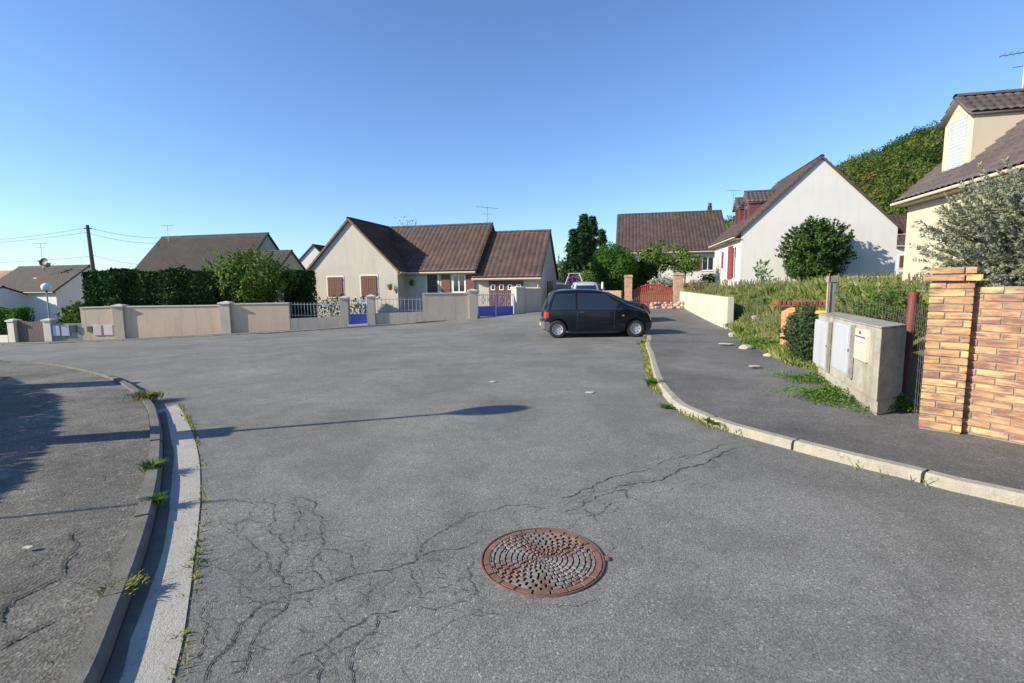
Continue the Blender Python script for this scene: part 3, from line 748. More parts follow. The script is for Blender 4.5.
def weed(name, label, c, r, h, n, mat, seed, cat='weed', group=None, up=.7, wd=.006):
    """tuft of curved blades and small leaves"""
    rs = np.random.RandomState(seed); V_ = []; F_ = []; o = 0
    for k in range(n):
        a = rs.uniform(0, 6.28); q = abs(rs.normal(0, .45)) * r; b = np.array([c[0] + math.cos(a) * q, c[1] + math.sin(a) * q, c[2]])
        a2 = a + rs.normal(0, .8); L = h * rs.uniform(.45, 1.15); dirr = np.array([math.cos(a2) * (1.1 - up), math.sin(a2) * (1.1 - up), up]); side = np.array([-math.sin(a2), math.cos(a2), 0]) * wd * rs.uniform(.6, 1.6)
        p1 = b + dirr * L * .55; p2 = b + dirr * L * .9 + np.array([math.cos(a2), math.sin(a2), -.35]) * L * .3
        V_ += [b - side, b + side, p1 + side * 1.1, p1 - side * 1.1, p2 + side * .3, p2 - side * .3]; F_ += [(o, o + 1, o + 2, o + 3), (o + 3, o + 2, o + 4, o + 5)]; o += 6
    ob = npmesh(name, np.array(V_), np.array(F_), mat, origin=tuple(c)); tag(ob, label, cat, group); return ob

# ================================================================ houses
def hit(M, px, py, axis, val):
    """local coordinates where the sight line of a pixel meets the local plane axis=val"""
    d = Vector(ray(px, py)); o = Vector((0, 0, H)); Mi = M.inverted(); o = Mi @ o; d = Mi.to_3x3() @ d
    t = (val - o[axis]) / d[axis]; return o + d * t
def slope_np(P0, U, V, LU, LV, tw=.3, tr_=.33, wave=.038, step=.055):
    P0, U, V = (np.array(q, float) for q in (P0, U, V)); N = np.cross(U, V)
    cols = max(2, int(round(LU / tw))); rows = max(2, int(round(LV / tr_))); tw = LU / cols; tr2 = LV / rows; sp = 6
    us = np.arange(cols * sp + 1) / sp; prof = wave * (np.abs(np.sin(us * math.pi)) ** .7)
    Vv = []; Uv = []; F_ = []
    nu = len(us)
    for r in range(rows):
        for e, h in ((0, step), (1, 0)):
            base = P0 + V * ((r + e) * tr2 + (-.012 if e == 0 else 0))
            Vv.append(base[None] + U[None] * (us * tw)[:, None] + N[None] * (prof + h)[:, None])
    V_ = np.concatenate(Vv); R_ = rows * 2
    i = np.arange(nu - 1)
    for r in range(R_ - 1): F_.append(np.stack([r * nu + i, r * nu + i + 1, (r + 1) * nu + i + 1, (r + 1) * nu + i], 1))
    F_ = np.concatenate(F_)
    rr = np.repeat(np.arange(R_ - 1) // 2, nu - 1); cc = np.tile((np.arange(nu - 1) // sp), R_ - 1)
    uv = np.stack([cc + .5, rr + .5], 1).astype(float); uv = np.repeat(uv, 4, axis=0)
    # board under the tiles
    c = [P0, P0 + U * LU, P0 + U * LU + V * LV, P0 + V * LV]; o = len(V_)
    V_ = np.concatenate([V_, np.array([q - N * .07 for q in c] + [q + N * .004 for q in c])])
    B = np.array([(3, 2, 1, 0), (4, 5, 6, 7), (0, 1, 5, 4), (1, 2, 6, 5), (2, 3, 7, 6), (3, 0, 4, 7)]) + o
    return V_, np.concatenate([F_, B]), np.concatenate([uv, np.full((24, 2), .5)])
def roof_mesh(root, slopes, mat, ridge=None, name='roof'):
    Vs, Fs, Us = [], [], []; o = 0
    for s in slopes:
        v, f, u = slope_np(*s); Vs.append(v); Fs.append(f + o); Us.append(u); o += len(v)
    if ridge:
        a, b = Vector(ridge[0]), Vector(ridge[1]); d = (b - a); n = max(2, int(d.length / .4)); dn = d.normalized(); sdir = dn.cross(Vector((0, 0, 1))).normalized()
        for k in range(n):
            p, q = a + d * (k / n), a + d * ((k + 1.04) / n); ring = []
            for e, pt in enumerate((p, q)):
                for j in range(7):
                    t = math.pi * j / 6; rr = .13 + (.012 if e else 0); ring.append(pt + sdir * math.cos(t) * rr + Vector((0, 0, math.sin(t) * rr * .8 - .03)))
            Vs.append(np.array([tuple(x) for x in ring])); Fs.append(np.array([(j, j + 1, 8 + j, 7 + j) for j in range(6)]) + o); Us.append(np.tile([[k + .5, 99.5]], (24, 1))); o += 14
    return npmesh(name, np.concatenate(Vs), np.concatenate(Fs), mat, parent=root, uv=np.concatenate(Us))
def gable(root, x0, x1, y0, y1, zb, ze, zr, axis, wm, rm, ov=.3, og=.15, gut=CREAM2, verge=None, gutters=True):
    """house block: pentagonal wall prism and tiled roof"""
    mb = MB()
    if axis == 'x':
        m_ = (y0 + y1) / 2; hw = (y1 - y0) / 2
        for x in (x0, x1): mb.v += [(x, y0, zb), (x, y1, zb), (x, y1, ze), (x, m_, zr), (x, y0, ze)]
    else:
        m_ = (x0 + x1) / 2; hw = (x1 - x0) / 2
        for y in (y0, y1): mb.v += [(x1, y, zb), (x0, y, zb), (x0, y, ze), (m_, y, zr), (x1, y, ze)]
    mb.f += [(4, 3, 2, 1, 0), (5, 6, 7, 8, 9), (0, 1, 6, 5), (1, 2, 7, 6), (2, 3, 8, 7), (3, 4, 9, 8), (4, 0, 5, 9)]; mb.m = [0] * 7
    w_ = obj('wall', mb, wm, root)
    tan = (zr - ze) / hw; L = (hw + ov) * math.sqrt(1 + tan * tan); cs = 1 / math.sqrt(1 + tan * tan); sn = tan * cs; up = .085 / cs
    if axis == 'x':
        W = x1 - x0 + 2 * og
        sl = [((x0 - og, y0 - ov, ze - ov * tan + up), (1, 0, 0), (0, cs, sn), W, L), ((x1 + og, y1 + ov, ze - ov * tan + up), (-1, 0, 0), (0, -cs, sn), W, L)]
        rd = ((x0 - og, m_, zr + up + .02), (x1 + og, m_, zr + up + .02))
    else:
        W = y1 - y0 + 2 * og
        sl = [((x0 - ov, y1 + og, ze - ov * tan + up), (0, -1, 0), (cs, 0, sn), W, L), ((x1 + ov, y0 - og, ze - ov * tan + up), (0, 1, 0), (-cs, 0, sn), W, L)]
        rd = ((m_, y0 - og, zr + up + .02), (m_, y1 + og, zr + up + .02))
    rf = roof_mesh(root, sl, rm, rd)
    if gutters:
        for q in sl:
            P0, U = Vector(q[0]), Vector(q[1]); out = Vector((U.y, -U.x, 0))
            g = MB(); a = P0 + out * .05 - Vector((0, 0, .06)); g.tube([a, a + U * q[3]], .055, 8)
            # soffit board between the wall and the gutter
            a2 = P0 - out * .01 - Vector((0, 0, .15)); b2 = a2 + U * q[3]; c2 = -out * (ov - .02)
            g.add([a2, b2, b2 + c2, a2 + c2, a2 + Vector((0, 0, .03)), b2 + Vector((0, 0, .03)), b2 + c2 + Vector((0, 0, .03)), a2 + c2 + Vector((0, 0, .03))],
                  [(3, 2, 1, 0), (4, 5, 6, 7), (0, 1, 5, 4), (1, 2, 6, 5), (2, 3, 7, 6), (3, 0, 4, 7)])
            obj('gutter', g, gut, root)
    if verge:
        for e in (0, 1):
            g = MB()
            for s in (-1, 1):
                if axis == 'x':
                    xx = (x0 - og - .03, x0 - og + .01) if e == 0 else (x1 + og - .01, x1 + og + .03)
                    a = (m_ + s * (hw + ov), ze - ov * tan); p = [(a[0], a[1] - .0), (m_, zr - .0), (m_, zr + up + .03), (a[0], a[1] + up + .03)]
                    g.add([(xx[0], y, z) for y, z in p] + [(xx[1], y, z) for y, z in p], [(0, 1, 2, 3), (7, 6, 5, 4), (0, 4, 5, 1), (1, 5, 6, 2), (2, 6, 7, 3), (3, 7, 4, 0)])
                else:
                    yy = (y0 - og - .03, y0 - og + .01) if e == 0 else (y1 + og - .01, y1 + og + .03)
                    a = (m_ + s * (hw + ov), ze - ov * tan); p = [(a[0], a[1] - .0), (m_, zr - .0), (m_, zr + up + .03), (a[0], a[1] + up + .03)]
                    g.add([(x, yy[0], z) for x, z in p] + [(x, yy[1], z) for x, z in p], [(0, 1, 2, 3), (7, 6, 5, 4), (0, 4, 5, 1), (1, 5, 6, 2), (2, 6, 7, 3), (3, 7, 4, 0)])
            obj('verge_board', g, verge, root)
    return rf, w_
FRONT = Matrix.Identity(4)
def fm(face, p):
    """canonical opening (facing -y, centred on x=0, sill z=0) -> local plane position"""
    a = {'front': 0, 'left': -math.pi / 2, 'right': math.pi / 2, 'back': math.pi}[face]
    return Matrix.Translation(p) @ Matrix.Rotation(a, 4, 'Z')
def opening(root, face, p, w_, h, kind='shutters', sm=SHUT, fmt=WHITE, surround=WHITE2):
    """parts: window/door with surround; p = bottom centre on the wall plane"""
    Mx = fm(face, p); s = .09
    if surround:
        mb = MB(); mb.box(-w_ / 2 - s, w_ / 2 + s, -.02, .05, h, h + s); mb.box(-w_ / 2 - s, w_ / 2 + s, -.05, .05, -.06, 0); mb.box(-w_ / 2 - s, -w_ / 2, -.02, .05, 0, h); mb.box(w_ / 2, w_ / 2 + s, -.02, .05, 0, h)
        obj('window_surround', mb.xf(Mx), surround, root)
    if kind == 'shutters':
        for k in (-1, 1):
            mb = MB(); x0, x1 = (-w_ / 2 + .005, -.006) if k < 0 else (.006, w_ / 2 - .005); mb.box(x0, x1, -.055, -.015, .01, h - .01)
            n = max(3, int((x1 - x0) / .1))
            for q in range(n): a = x0 + (x1 - x0) * (q + .08) / n; b = x0 + (x1 - x0) * (q + .92) / n; mb.box(a, b, -.063, -.055, .02, h - .02)
            for z in (.12 * h, .85 * h): mb.box(x0, x1, -.075, -.063, z, z + .07)
            obj('shutter', mb.xf(Mx), sm, root)
    elif kind == 'window':
        mb = MB(); t = .06
        for a, b, c, d in ((-w_ / 2, -w_ / 2 + t, 0, h), (w_ / 2 - t, w_ / 2, 0, h), (-w_ / 2 + t, w_ / 2 - t, 0, t), (-w_ / 2 + t, w_ / 2 - t, h - t, h), (-t / 2, t / 2, t, h - t)): mb.box(a, b, -.015, .03, c, d)
        f = obj('window', mb.xf(Mx), fmt, root); mb = MB(); mb.box(-w_ / 2 + t, w_ / 2 - t, -.005, .012, t, h - t); obj('pane', mb.xf(Mx), PANE, f)
    elif kind == 'door':
        mb = MB(); mb.box(-w_ / 2, w_ / 2, -.02, .03, 0, h); 
        for z in (.1, .55): mb.box(-w_ / 2 + .12, w_ / 2 - .12, -.035, -.02, h * z, h * (z + .35))
        d = obj('door', mb.xf(Mx), sm, root); mb = MB(); mb.box(w_ / 2 - .12, w_ / 2 - .06, -.07, -.02, h * .48, h * .51); obj('handle', mb.xf(Mx), METAL, d)
    elif kind == 'blind':
        mb = MB(); n = int(h / .05)
        for q in range(n): mb.box(-w_ / 2, w_ / 2, -.012 + .004 * (q % 2), .02, h * q / n, h * (q + 1) / n)
        obj('roller_shutter', mb.xf(Mx), sm, root)
def dormer(root, x0, ya, yb, zb, ze, zr, xb_e, xb_r, wallm, roofm, frontkind, sm):
    """dormer facing local -x on a roof slope; cheeks run back to xb_e at the eave, ridge to xb_r"""
    mb = MB(); ym = (ya + yb) / 2; zt = ze + (zr - ze) * .85
    mb.v += [(x0, ya, zb), (x0, yb, zb), (x0, yb, ze), (x0, ym, zt), (x0, ya, ze), (xb_r, ya, zb), (xb_r, yb, zb), (xb_r, yb, ze), (xb_r, ym, zt), (xb_r, ya, ze)]
    mb.f += [(0, 4, 3, 2, 1), (5, 6, 7, 8, 9), (0, 1, 6, 5), (1, 2, 7, 6), (2, 3, 8, 7), (3, 4, 9, 8), (4, 0, 5, 9)]; mb.m = [0] * 7
    d = obj('dormer', mb, wallm, root); hw = (yb - ya) / 2; ov = .22; tan = (zr - ze) / hw; cs = 1 / math.sqrt(1 + tan * tan); sn = tan * cs; L = (hw + ov) / cs; og = .18; W = xb_r - x0 + og
    ov = .12; L = (hw + ov) / cs
    sl = [((x0 - og, ya - ov, ze - ov * tan + .05), (1, 0, 0), (0, cs, sn), W, L, .25, .28), ((xb_r, yb + ov, ze - ov * tan + .05), (-1, 0, 0), (0, -cs, sn), W, L, .25, .28)]
    roof_mesh(d, sl, roofm, ((x0 - og, ym, zr + .07), (xb_r, ym, zr + .07)), 'dormer_roof')
    Mx = fm('left', Vector((x0, ym, zb + .12))); w_ = (yb - ya) - .62; h = ze - zb - .12
    mb = MB()
    if frontkind == 'blind':
        n = int(h / .055)
        for q in range(n): mb.box(-w_ / 2, w_ / 2, -.02 + .005 * (q % 2), .02, h * q / n, h * (q + 1) / n)
        obj('roller_shutter', mb.xf(Mx), sm, d)
        mb = MB(); mb.box(-w_ / 2 - .12, w_ / 2 + .12, -.08, .02, -.07, 0); obj('sill', mb.xf(Mx), sm, d)
    else:
        t = .06
        for a, b, c, e in ((-w_ / 2, -w_ / 2 + t, 0, h), (w_ / 2 - t, w_ / 2, 0, h), (-w_ / 2 + t, w_ / 2 - t, 0, t), (-w_ / 2 + t, w_ / 2 - t, h - t, h)): mb.box(a, b, -.04, .03, c, e)
        obj('window_frame', mb.xf(Mx), sm, d); mb = MB(); mb.box(-w_ / 2 + t, w_ / 2 - t, -.012, .02, t, h - t); obj('pane', mb.xf(Mx), PANE, d)
    return d
def antenna(label, base, h, rz, n=6, L=.9, dish=False, mat=METAL, r=.018):
    t = thing('roof_antenna', label, 'antenna', base, rz); mb = MB(); mb.tube([(0, 0, -.15), (0, 0, h)], r, 6); obj('mast', mb, mat, t)
    mb = MB(); mb.tube([(-L / 2, 0, h - .06), (L / 2, 0, h + .0)], r * .7, 5)
    for k in range(n):
        x = -L / 2 + L * (k + .5) / n; mb.tube([(x, -.2, h - .03), (x, .2, h - .03)], r * .4, 4)
    mb.tube([(L * .25, -.22, h - .25), (L * .25, .22, h - .25)], r * .4, 4); mb.tube([(-.3, 0, h - .45), (.3, 0, h - .42)], r * .5, 4)
    obj('boom', mb, mat, t)
    return t

# ---- house 1: cream bungalow with a front wing and a garage
TH = -R(13)
h1 = thing('bungalow', 'cream bungalow with brown tiled roof, gabled wing and attached garage, behind the blue gates', 'house', (-6.6, 29.0, 0), TH); M1 = FR[h1.name]
zb = -.8
gable(h1, -5.7, 0, 0, 6, zb, 2.5, 5.35, 'y', CREAM, ROOF1, .25, .12, verge=SHUT)
gable(h1, -5.6, 4.35, 1.2, 8.4, zb, 2.52, 5.33, 'x', CREAM, ROOF1, .35, .12, verge=SHUT)
gable(h1, 4.35, 8.15, 1.25, 7.9, zb, 2.12, 4.75, 'x', CREAM, ROOF1, .35, .12, verge=None)
def rect(M, x0, y0, x1, y1, axis, val):
    a = hit(M, x0, y0, axis, val); b = hit(M, x1, y1, axis, val); k = 1 - axis
    return (a[k] + b[k]) / 2, abs(b[k] - a[k]), min(a[2], b[2]), abs(a[2] - b[2])
for r_ in ((327.7, 277.3, 343.5, 297), (361, 276, 377.5, 296.6)):
    x, ww, z, hh = rect(M1, *r_, 1, 0.0); opening(h1, 'front', Vector((x, 0, z)), ww, hh)
for r_, k in (((427, 274.5, 438, 296), 'door'), ((452.5, 275, 465.5, 292.5), 'window')):
    x, ww, z, hh = rect(M1, *r_, 1, 1.2); opening(h1, 'front', Vector((x, 1.2, z)), ww, hh, k, M2('dark_door', (.03, .018, .014), (.045, .028, .02), 3, .5) if k == 'door' else SHUT)
for r_ in ((441.5, 275, 450.5, 292.3), (466, 275, 475, 292)):
    x, ww, z, hh = rect(M1, *r_, 1, 1.2); mb = MB(); mb.box(x - ww / 2, x + ww / 2, 1.13, 1.17, z, z + hh); mb.box(x - ww / 2, x + ww / 2, 1.115, 1.13, z + .15, z + .22); mb.box(x - ww / 2, x + ww / 2, 1.115, 1.13, z + hh - .25, z + hh - .18); obj('shutter', mb, SHUT, h1)
x, ww, z, hh = rect(M1, 489, 279.5, 523.5, 311, 1, 1.25)
mb = MB(); mb.box(x - ww / 2, x + ww / 2, 1.19, 1.28, z - .1, z + hh)
for k in range(12): mb.box(x - ww / 2 + ww * (k + .06) / 12, x - ww / 2 + ww * (k + .94) / 12, 1.175, 1.19, z - .1, z + hh - .05)
gd = obj('garage_door', mb, SHUT, h1)
for k in range(4):
    xx = x - ww / 2 + ww * (k + .5) / 4; mb = MB(); mb.box(xx - .13, xx + .13, 1.15, 1.18, z + hh * .66, z + hh * .84); f = obj('window_frame', mb, WHITE, gd); mb = MB(); mb.box(xx - .08, xx + .08, 1.14, 1.155, z + hh * .69, z + hh * .81); obj('pane', mb, PANE, f)
x, ww, z, hh = rect(M1, 547, 281, 553, 299.5, 0, 8.15); opening(h1, 'right', Vector((8.15, x, z)), ww, hh, 'door', DARKM, surround=None)
for px, py0, py1, yl in ((397.6, 268.5, 318, -.03), (538.3, 276, 312, 1.2)):
    a = hit(M1, px, py0, 1, yl); b = hit(M1, px, py1, 1, yl); mb = MB(); mb.tube([(a[0], yl - .05, a[2]), (a[0], yl - .05, min(b[2], 0) - .3)], .045, 8); obj('downpipe', mb, CREAM2, h1)
for px, py, yl, wx, lb in ((390, 288.5, 0, 0, 'terracotta flower pot hanging on the gable wall near the corner'), (411.5, 284, 1.2, 0, 'hanging flower pot on the recessed wall left of the front door')):
    a = hit(M1, px, py, 1, yl - .22); wp = M1 @ Vector(a); t = thing('hanging_pot', lb, 'flower pot', wp)
    mb = MB(); mb.lathe([(0, -.1), (.09, -.1), (.13, .08), (.11, .08), (.08, -.06), (0, -.06)], (0, 0, 0), 14); obj('pot', mb, M2('terracotta', (.4, .14, .08), (.46, .18, .1), 6) if px < 400 else DARKM, t)
    mb = MB(); mb.tube([(0, .02, .3), (.05, .22, .33), (.05, .22, .2)], .01, 5); mb.tube([(0, 0, .08), (0, .02, .3)], .006, 4); obj('bracket', mb, DARKM, t)
    rs = np.random.RandomState(int(px)); P = np.array([0, 0, .12]) + np.clip(rs.normal(0, .08, (160, 3)), -.12, .12); v, f = leafquads(P + np.array(wp), rs.normal(0, 1, (160, 3)), .035, .6, .6, rs); o = npmesh('plant', v - np.array(wp), f, L_LIGHT); o.parent = t
a = hit(M1, 431, 271, 1, 1.15); t = thing('wall_lamp', 'small dark wall lamp above the front door of the bungalow', 'wall lamp', M1 @ Vector(a), TH)
mb = MB(); mb.tube([(0, .04, .02), (0, -.12, .05), (0, -.15, -.02)], .012, 6); obj('bracket', mb, DARKM, t); mb = MB(); mb.lathe([(.02, .02), (.07, -.04), (.05, -.14), (0, -.15)], (0, -.15, -.02), 10); obj('lamp_shade', mb, DARKM, t)
a = hit(M1, 489, 222, 1, 4.8); antenna('thin television antenna on the main ridge of the bungalow', M1 @ Vector((a[0] - .1, 4.8, 5.35)), 1.15, R(-160), 5, 1.5)
ch = MB()

# ---- house 2: brown roofed house behind the red gate
h2 = thing('cottage', 'low house with a broad brown tiled roof behind the red gate', 'house', at(617, 283, 44) * 1, TH); h2.location.z = 0; place(h2, (9.24, 44, 0), TH); M2_ = FR[h2.name]
gable(h2, 0, 9.0, 0, 10, .9, 4.35, 7.95, 'x', WHITEW, ROOF2, .4, .15, verge=SHUT)
x, ww, z, hh = rect(M2_, 702, 257, 713.5, 270.5, 1, 0); opening(h2, 'front', Vector((x, 0, z)), ww, hh, 'window')
for a_, b_ in ((694.5, 701), (714.5, 717.5)):
    x, ww, z, hh = rect(M2_, a_, 256.5, b_, 270.5, 1, 0); mb = MB(); mb.box(x - ww / 2, x + ww / 2, -.06, -.02, z, z + hh); mb.box(x - ww / 2, x + ww / 2, -.075, -.06, z + .15, z + .22); obj('shutter', mb, SHUT, h2)
mb = MB(); mb.box(8.0, 8.35, 5.0, 5.35, 7.8, 8.5); mb.lathe([(.12, 0), (.16, .05), (.16, .3), (.02, .36)], (8.17, 5.17, 8.5), 10); obj('chimney', mb, DARKM, h2)
x, ww, z, hh = rect(M2_, 640, 258, 648, 276, 1, 0); opening(h2, 'front', Vector((x, 0, z)), ww, hh, 'door')
p = at(733, 213, 46); antenna('television antenna standing between the brown roof and the white gable', (p.x, p.y, p.z - 1.2), 3.2, R(20), 6, 1.6)

# ---- house 3: white gable with two dormers
h3 = thing('white_house', 'white gable house with brown tiled roof and two red-brown dormers', 'house', (13.6, 30, 0), -R(12)); M3 = FR[h3.name]
gable(h3, 0, 8.1, 0, 8.2, .7, 4.5, 8.45, 'y', WHITEW, ROOF2, .38, .08, verge=ROOF2)
mb = MB(); mb.box(-.012, .1, .01, 8.19, .7, 4.45); obj('side_wall', mb, WHITE2, h3)
for (ya, yb) in ((2.5, 3.9), (5.1, 6.5)):
    dormer(h3, .95, ya, yb, 5.2, 6.6, 7.25, 2.4, 3.0, CLAD, ROOF3, 'window', CLAD)
for r_ in ((729, 247, 732.3, 279), (722.5, 252, 723.3, 268)):
    x, ww, z, hh = rect(M3, *r_, 0, -.012); mb = MB(); mb.box(-.07, -.02, x - ww / 2, x + ww / 2, z, z + hh); mb.box(-.085, -.07, x - ww / 2, x + ww / 2, z + .3, z + .4); mb.box(-.085, -.07, x - ww / 2, x + ww / 2, z + hh - .4, z + hh - .3); obj('shutter', mb, REDSH, h3)
x, ww, z, hh = rect(M3, 732.6, 247, 735.5, 279, 0, -.012); opening(h3, 'left', Vector((-.012, x, z)), ww, hh, 'window', surround=None)
mb = MB(); mb.box(4.25, 4.33, -.02, .02, 5.9, 8.7); obj('stain_strip', mb, M2('damp_render', (.52, .52, .5), (.56, .56, .54), 3), h3) if False else None

# ---- house 4: cream house on the right with a dormer
h4 = thing('dormer_house', 'pale cream house with grey-brown roof and one dormer with a white blind', 'house', (14.6, 18.8, 0), -R(13)); M4 = FR[h4.name]
gable(h4, 0, 9, -14, 0, .8, 4.7, 8.85, 'y', CREAM2, ROOF3, .42, .15, verge=ROOF3)
dormer(h4, .40, -2.60, -1.12, 5.1, 6.75, 7.4, 2.2, 3.0, CREAM2, ROOF3, 'blind', WHITEP)
p = M4 @ Vector((2.0, -1.9, 7.5)); antenna('large television antenna on the dormer ridge of the cream house', p, 1.15, R(-20), 8, 1.3, r=.025)
x, ww, z, hh = rect(M4, 1000, 215, 1024, 260, 0, 0); opening(h4, 'left', Vector((0, x, z)), ww, hh, 'blind', WHITEP)

# ---- houses on the left
hb = thing('long_house', 'long house with dark brown tiled roof behind the tall dark hedge', 'house', (-23.5, 44, 0), TH)
gable(hb, -11.8, 0, 0, 7, -2.5, 2.85, 6.4, 'x', CREAM, ROOF4, .35, .15, verge=ROOF4)
Mb = FR[hb.name]; opening(hb, 'front', Vector((-4, 0, .2)), 1.2, 1.2); opening(hb, 'front', Vector((-8, 0, .2)), 1.2, 1.2)
hn = thing('annex', 'small ochre gabled outbuilding with brown roof beside the long house', 'outbuilding', (-19.6, 42, 0), TH)
gable(hn, -3.8, 0, 0, 4.2, -2.2, 2.7, 4.55, 'x', M2('ochre_render', (.55, .42, .26), (.6, .47, .3), 1), ROOF4, .25, .12, verge=ROOF4)
opening(hn, 'front', Vector((-1.9, 0, -.4)), 1.0, 1.1)
hc = thing('small_white_house', 'small far white gabled house left of the cream bungalow', 'house', (-25.5, 60, 0), -R(9))
gable(hc, 0, 4.6, 0, 8, -2, 4.2, 6.3, 'y', WHITEW, ROOF4, .3, .12, verge=ROOF4)
opening(hc, 'front', Vector((2.3, 0, 1.2)), .9, 1.1)
ha = thing('low_house', 'low white house with dark brown roof at far left', 'house', (-42.6, 47, 0), TH)
gable(ha, -9, 0, 0, 6.4, -3, 1.45, 3.75, 'x', WHITEW, ROOF4, .3, .15, verge=ROOF4)
gable(ha, -19, -3.6, -4, .3, -3, .95, 1.75, 'x', WHITEW, ROOF4, .3, .1, verge=None)
opening(ha, 'front', Vector((-12.5, -4, -.6)), 1.6, 1.0, 'window'); opening(ha, 'front', Vector((-8.2, -4, -.6)), 1.4, .9, 'window')
mb = MB(); mb.box(-5.6, -5.15, 2.9, 3.4, 3.3, 4.15); mb.box(-5.65, -5.1, 2.85, 3.45, 4.15, 4.22); obj('chimney', mb, CONC, ha)
mb = MB(); mb.box(-4.6, -4.1, 1.55, 1.6, 0, .7); mb.xf(Matrix.Translation((0, -.2, 2.0))); obj('roof_window', mb, METAL, ha)
for lb, px, Y, L, zr, dz in (('far red tiled roof house at the left edge behind the low house', 30, 62, 14, 3.9, 0), ('far orange tiled roof house behind the utility pole', 143, 72, 9, 4.05, 0)):
    q = at(px, 288, Y); hr = thing('red_roof_house', lb, 'house', (q.x, q.y, 0), TH); gable(hr, -L, 0, 0, 7, -3, 1.4, zr, 'x', CREAM, ROOFR, .3, .12, gutters=False); opening(hr, 'front', Vector((-L / 2, 0, -.8)), 1.2, 1.1)
# far right fragment: house seen between the white gable and the cream house
q = at(893, 280, 42); hf = thing('shed', 'red-brown roofed shed between the white gable and the cream house', 'shed', (q.x, q.y, 0), TH)
gable(hf, 0, 5, 0, 5, .8, 4.6, 7.0, 'x', WHITEW, ROOF1, .3, .12); opening(hf, 'front', Vector((.9, 0, 2.6)), 1.1, 1.0)

# ================================================================ boundary walls and gates on the left
def wz(px, py):
    """height of an image row above the wall line column px"""
    p = wl(px); return at(px, py, p.y).z
def pillar(parent, px0, px1, ytop, mat=WALLG, cap=COPE, w_=None, name='pillar'):
    a, b = wl(px0), wl(px1); c = (a + b) / 2; W = w_ or (b - a).length; d = Vector((b.x - a.x, b.y - a.y)).normalized(); zt = wz((px0 + px1) / 2, ytop)
    mb = MB(); z0 = T(c.x, c.y) - .2
    p = Vector((c.x, c.y)); mb.wallseg(p - d * W / 2, p + d * W / 2, W, z0, zt - .14, z0, zt - .14); o = obj(name, mb, mat, parent, world=True)
    mb = MB(); h = W / 2 + .05; n = Vector((-d.y, d.x)); q = [p - d * h - n * h, p + d * h - n * h, p + d * h + n * h, p - d * h + n * h]
    mb.add([(v.x, v.y, zt - .14) for v in q] + [(v.x, v.y, zt - .07) for v in q] + [(p.x, p.y, zt)], [(3, 2, 1, 0), (0, 1, 5, 4), (1, 2, 6, 5), (2, 3, 7, 6), (3, 0, 4, 7), (4, 5, 8), (5, 6, 8), (6, 7, 8), (7, 4, 8)])
    obj('pillar_cap', mb, cap, o, world=False) if False else obj('pillar_cap', mb, cap, parent, world=True); return o
def wallp(parent, px0, px1, yt0, yt1, mat, th=.2, cope=True, name='wall'):
    a, b = wl(px0), wl(px1); za, zb_ = wz(px0, yt0), wz(px1, yt1); mb = MB(); mb.wallseg(a, b, th, T(a.x, a.y) - .3, za - .05, T(b.x, b.y) - .3, zb_ - .05); obj(name, mb, mat, parent, world=True)
    if cope: mb = MB(); mb.wallseg(a, b, th + .07, za - .05, za, zb_ - .05, zb_); obj('coping', mb, COPE, parent, world=True)
def railing(parent, px0, px1, yt, yb, mat, n, name='railing', off=0.0):
    a, b = wl(px0), wl(px1); zt0, zt1 = wz(px0, yt), wz(px1, yt); zb0, zb1 = wz(px0, yb), wz(px1, yb); mb = MB()
    for f in (0, .86): mb.tube([(a.x, a.y, zb0 + .06 + (zt0 - zb0 - .06) * f), (b.x, b.y, zb1 + .06 + (zt1 - zb1 - .06) * f)], .013, 6)
    for k in range(n):
        t = (k + .5) / n; p = a.lerp(b, t); mb.tube([(p.x, p.y, zb0 + (zb1 - zb0) * t - .02), (p.x, p.y, zt0 + (zt1 - zt0) * t)], .009, 6)
    obj(name, mb, mat, parent, world=True)
p0 = wl(85); w1 = thing('boundary_wall', 'long peach rendered garden wall with meter doors, in front of the dark hedge', 'wall', (p0.x, p0.y, T(p0.x, p0.y)))
wallp(w1, 85, 118, 307, 306, PEACH); wallp(w1, 128, 224, 306, 304.8, PEACH); wallp(w1, 233, 291, 303.5, 302.5, PEACH)
pillar(w1, 118, 128, 303.8, PEACH); pillar(w1, 223.5, 233.5, 301, WALLG)
def on_wall(px, py, out=.13):
    p = wl(px); z = wz(px, py); a, b = wl(px - 4), wl(px + 4); d = (b - a).to_2d().normalized(); return Vector((p.x + d.y * out, p.y - d.x * out, z)), d
def doorpatch(parent, x0, y0, x1, y1, mat, name='meter_door', th=.04, out=.12):
    a, d = on_wall(x0, y1, out); b, _ = on_wall(x1, y1, out); zt = on_wall((x0 + x1) / 2, y0, out)[0].z; mb = MB(); mb.wallseg(a, b, th, a.z, zt, b.z, zt)
    return obj(name, mb, mat, parent, world=True, bevel=.006)
doorpatch(w1, 96.5, 325, 104.5, 335, M2('pinkish_door', (.55, .46, .42), (.6, .5, .46), 2, .5)); doorpatch(w1, 107, 324.8, 115.5, 334.8, M2('pale_pink_door', (.6, .52, .5), (.66, .57, .54), 2, .5))
mb = doorpatch(w1, 90.5, 326, 95.5, 331.5, M2('green_box', (.05, .09, .05), (.08, .12, .07), 4, .5), 'letterbox', .06)
p0 = wl(0); w0 = thing('boundary_wall', 'low cream wall with two gate pillars below the bright clipped hedge', 'wall', (p0.x, p0.y, T(p0.x, p0.y)))
wallp(w0, -60, 11, 335, 334, COPE, cope=False); pillar(w0, 12.5, 20, 318.5, M2('cream_pillar', (.56, .52, .42), (.62, .58, .47), 2), w_=.33); pillar(w0, 48.5, 55, 318, M2('cream_pillar_b', (.56, .52, .42), (.62, .58, .47), 2), w_=.33)
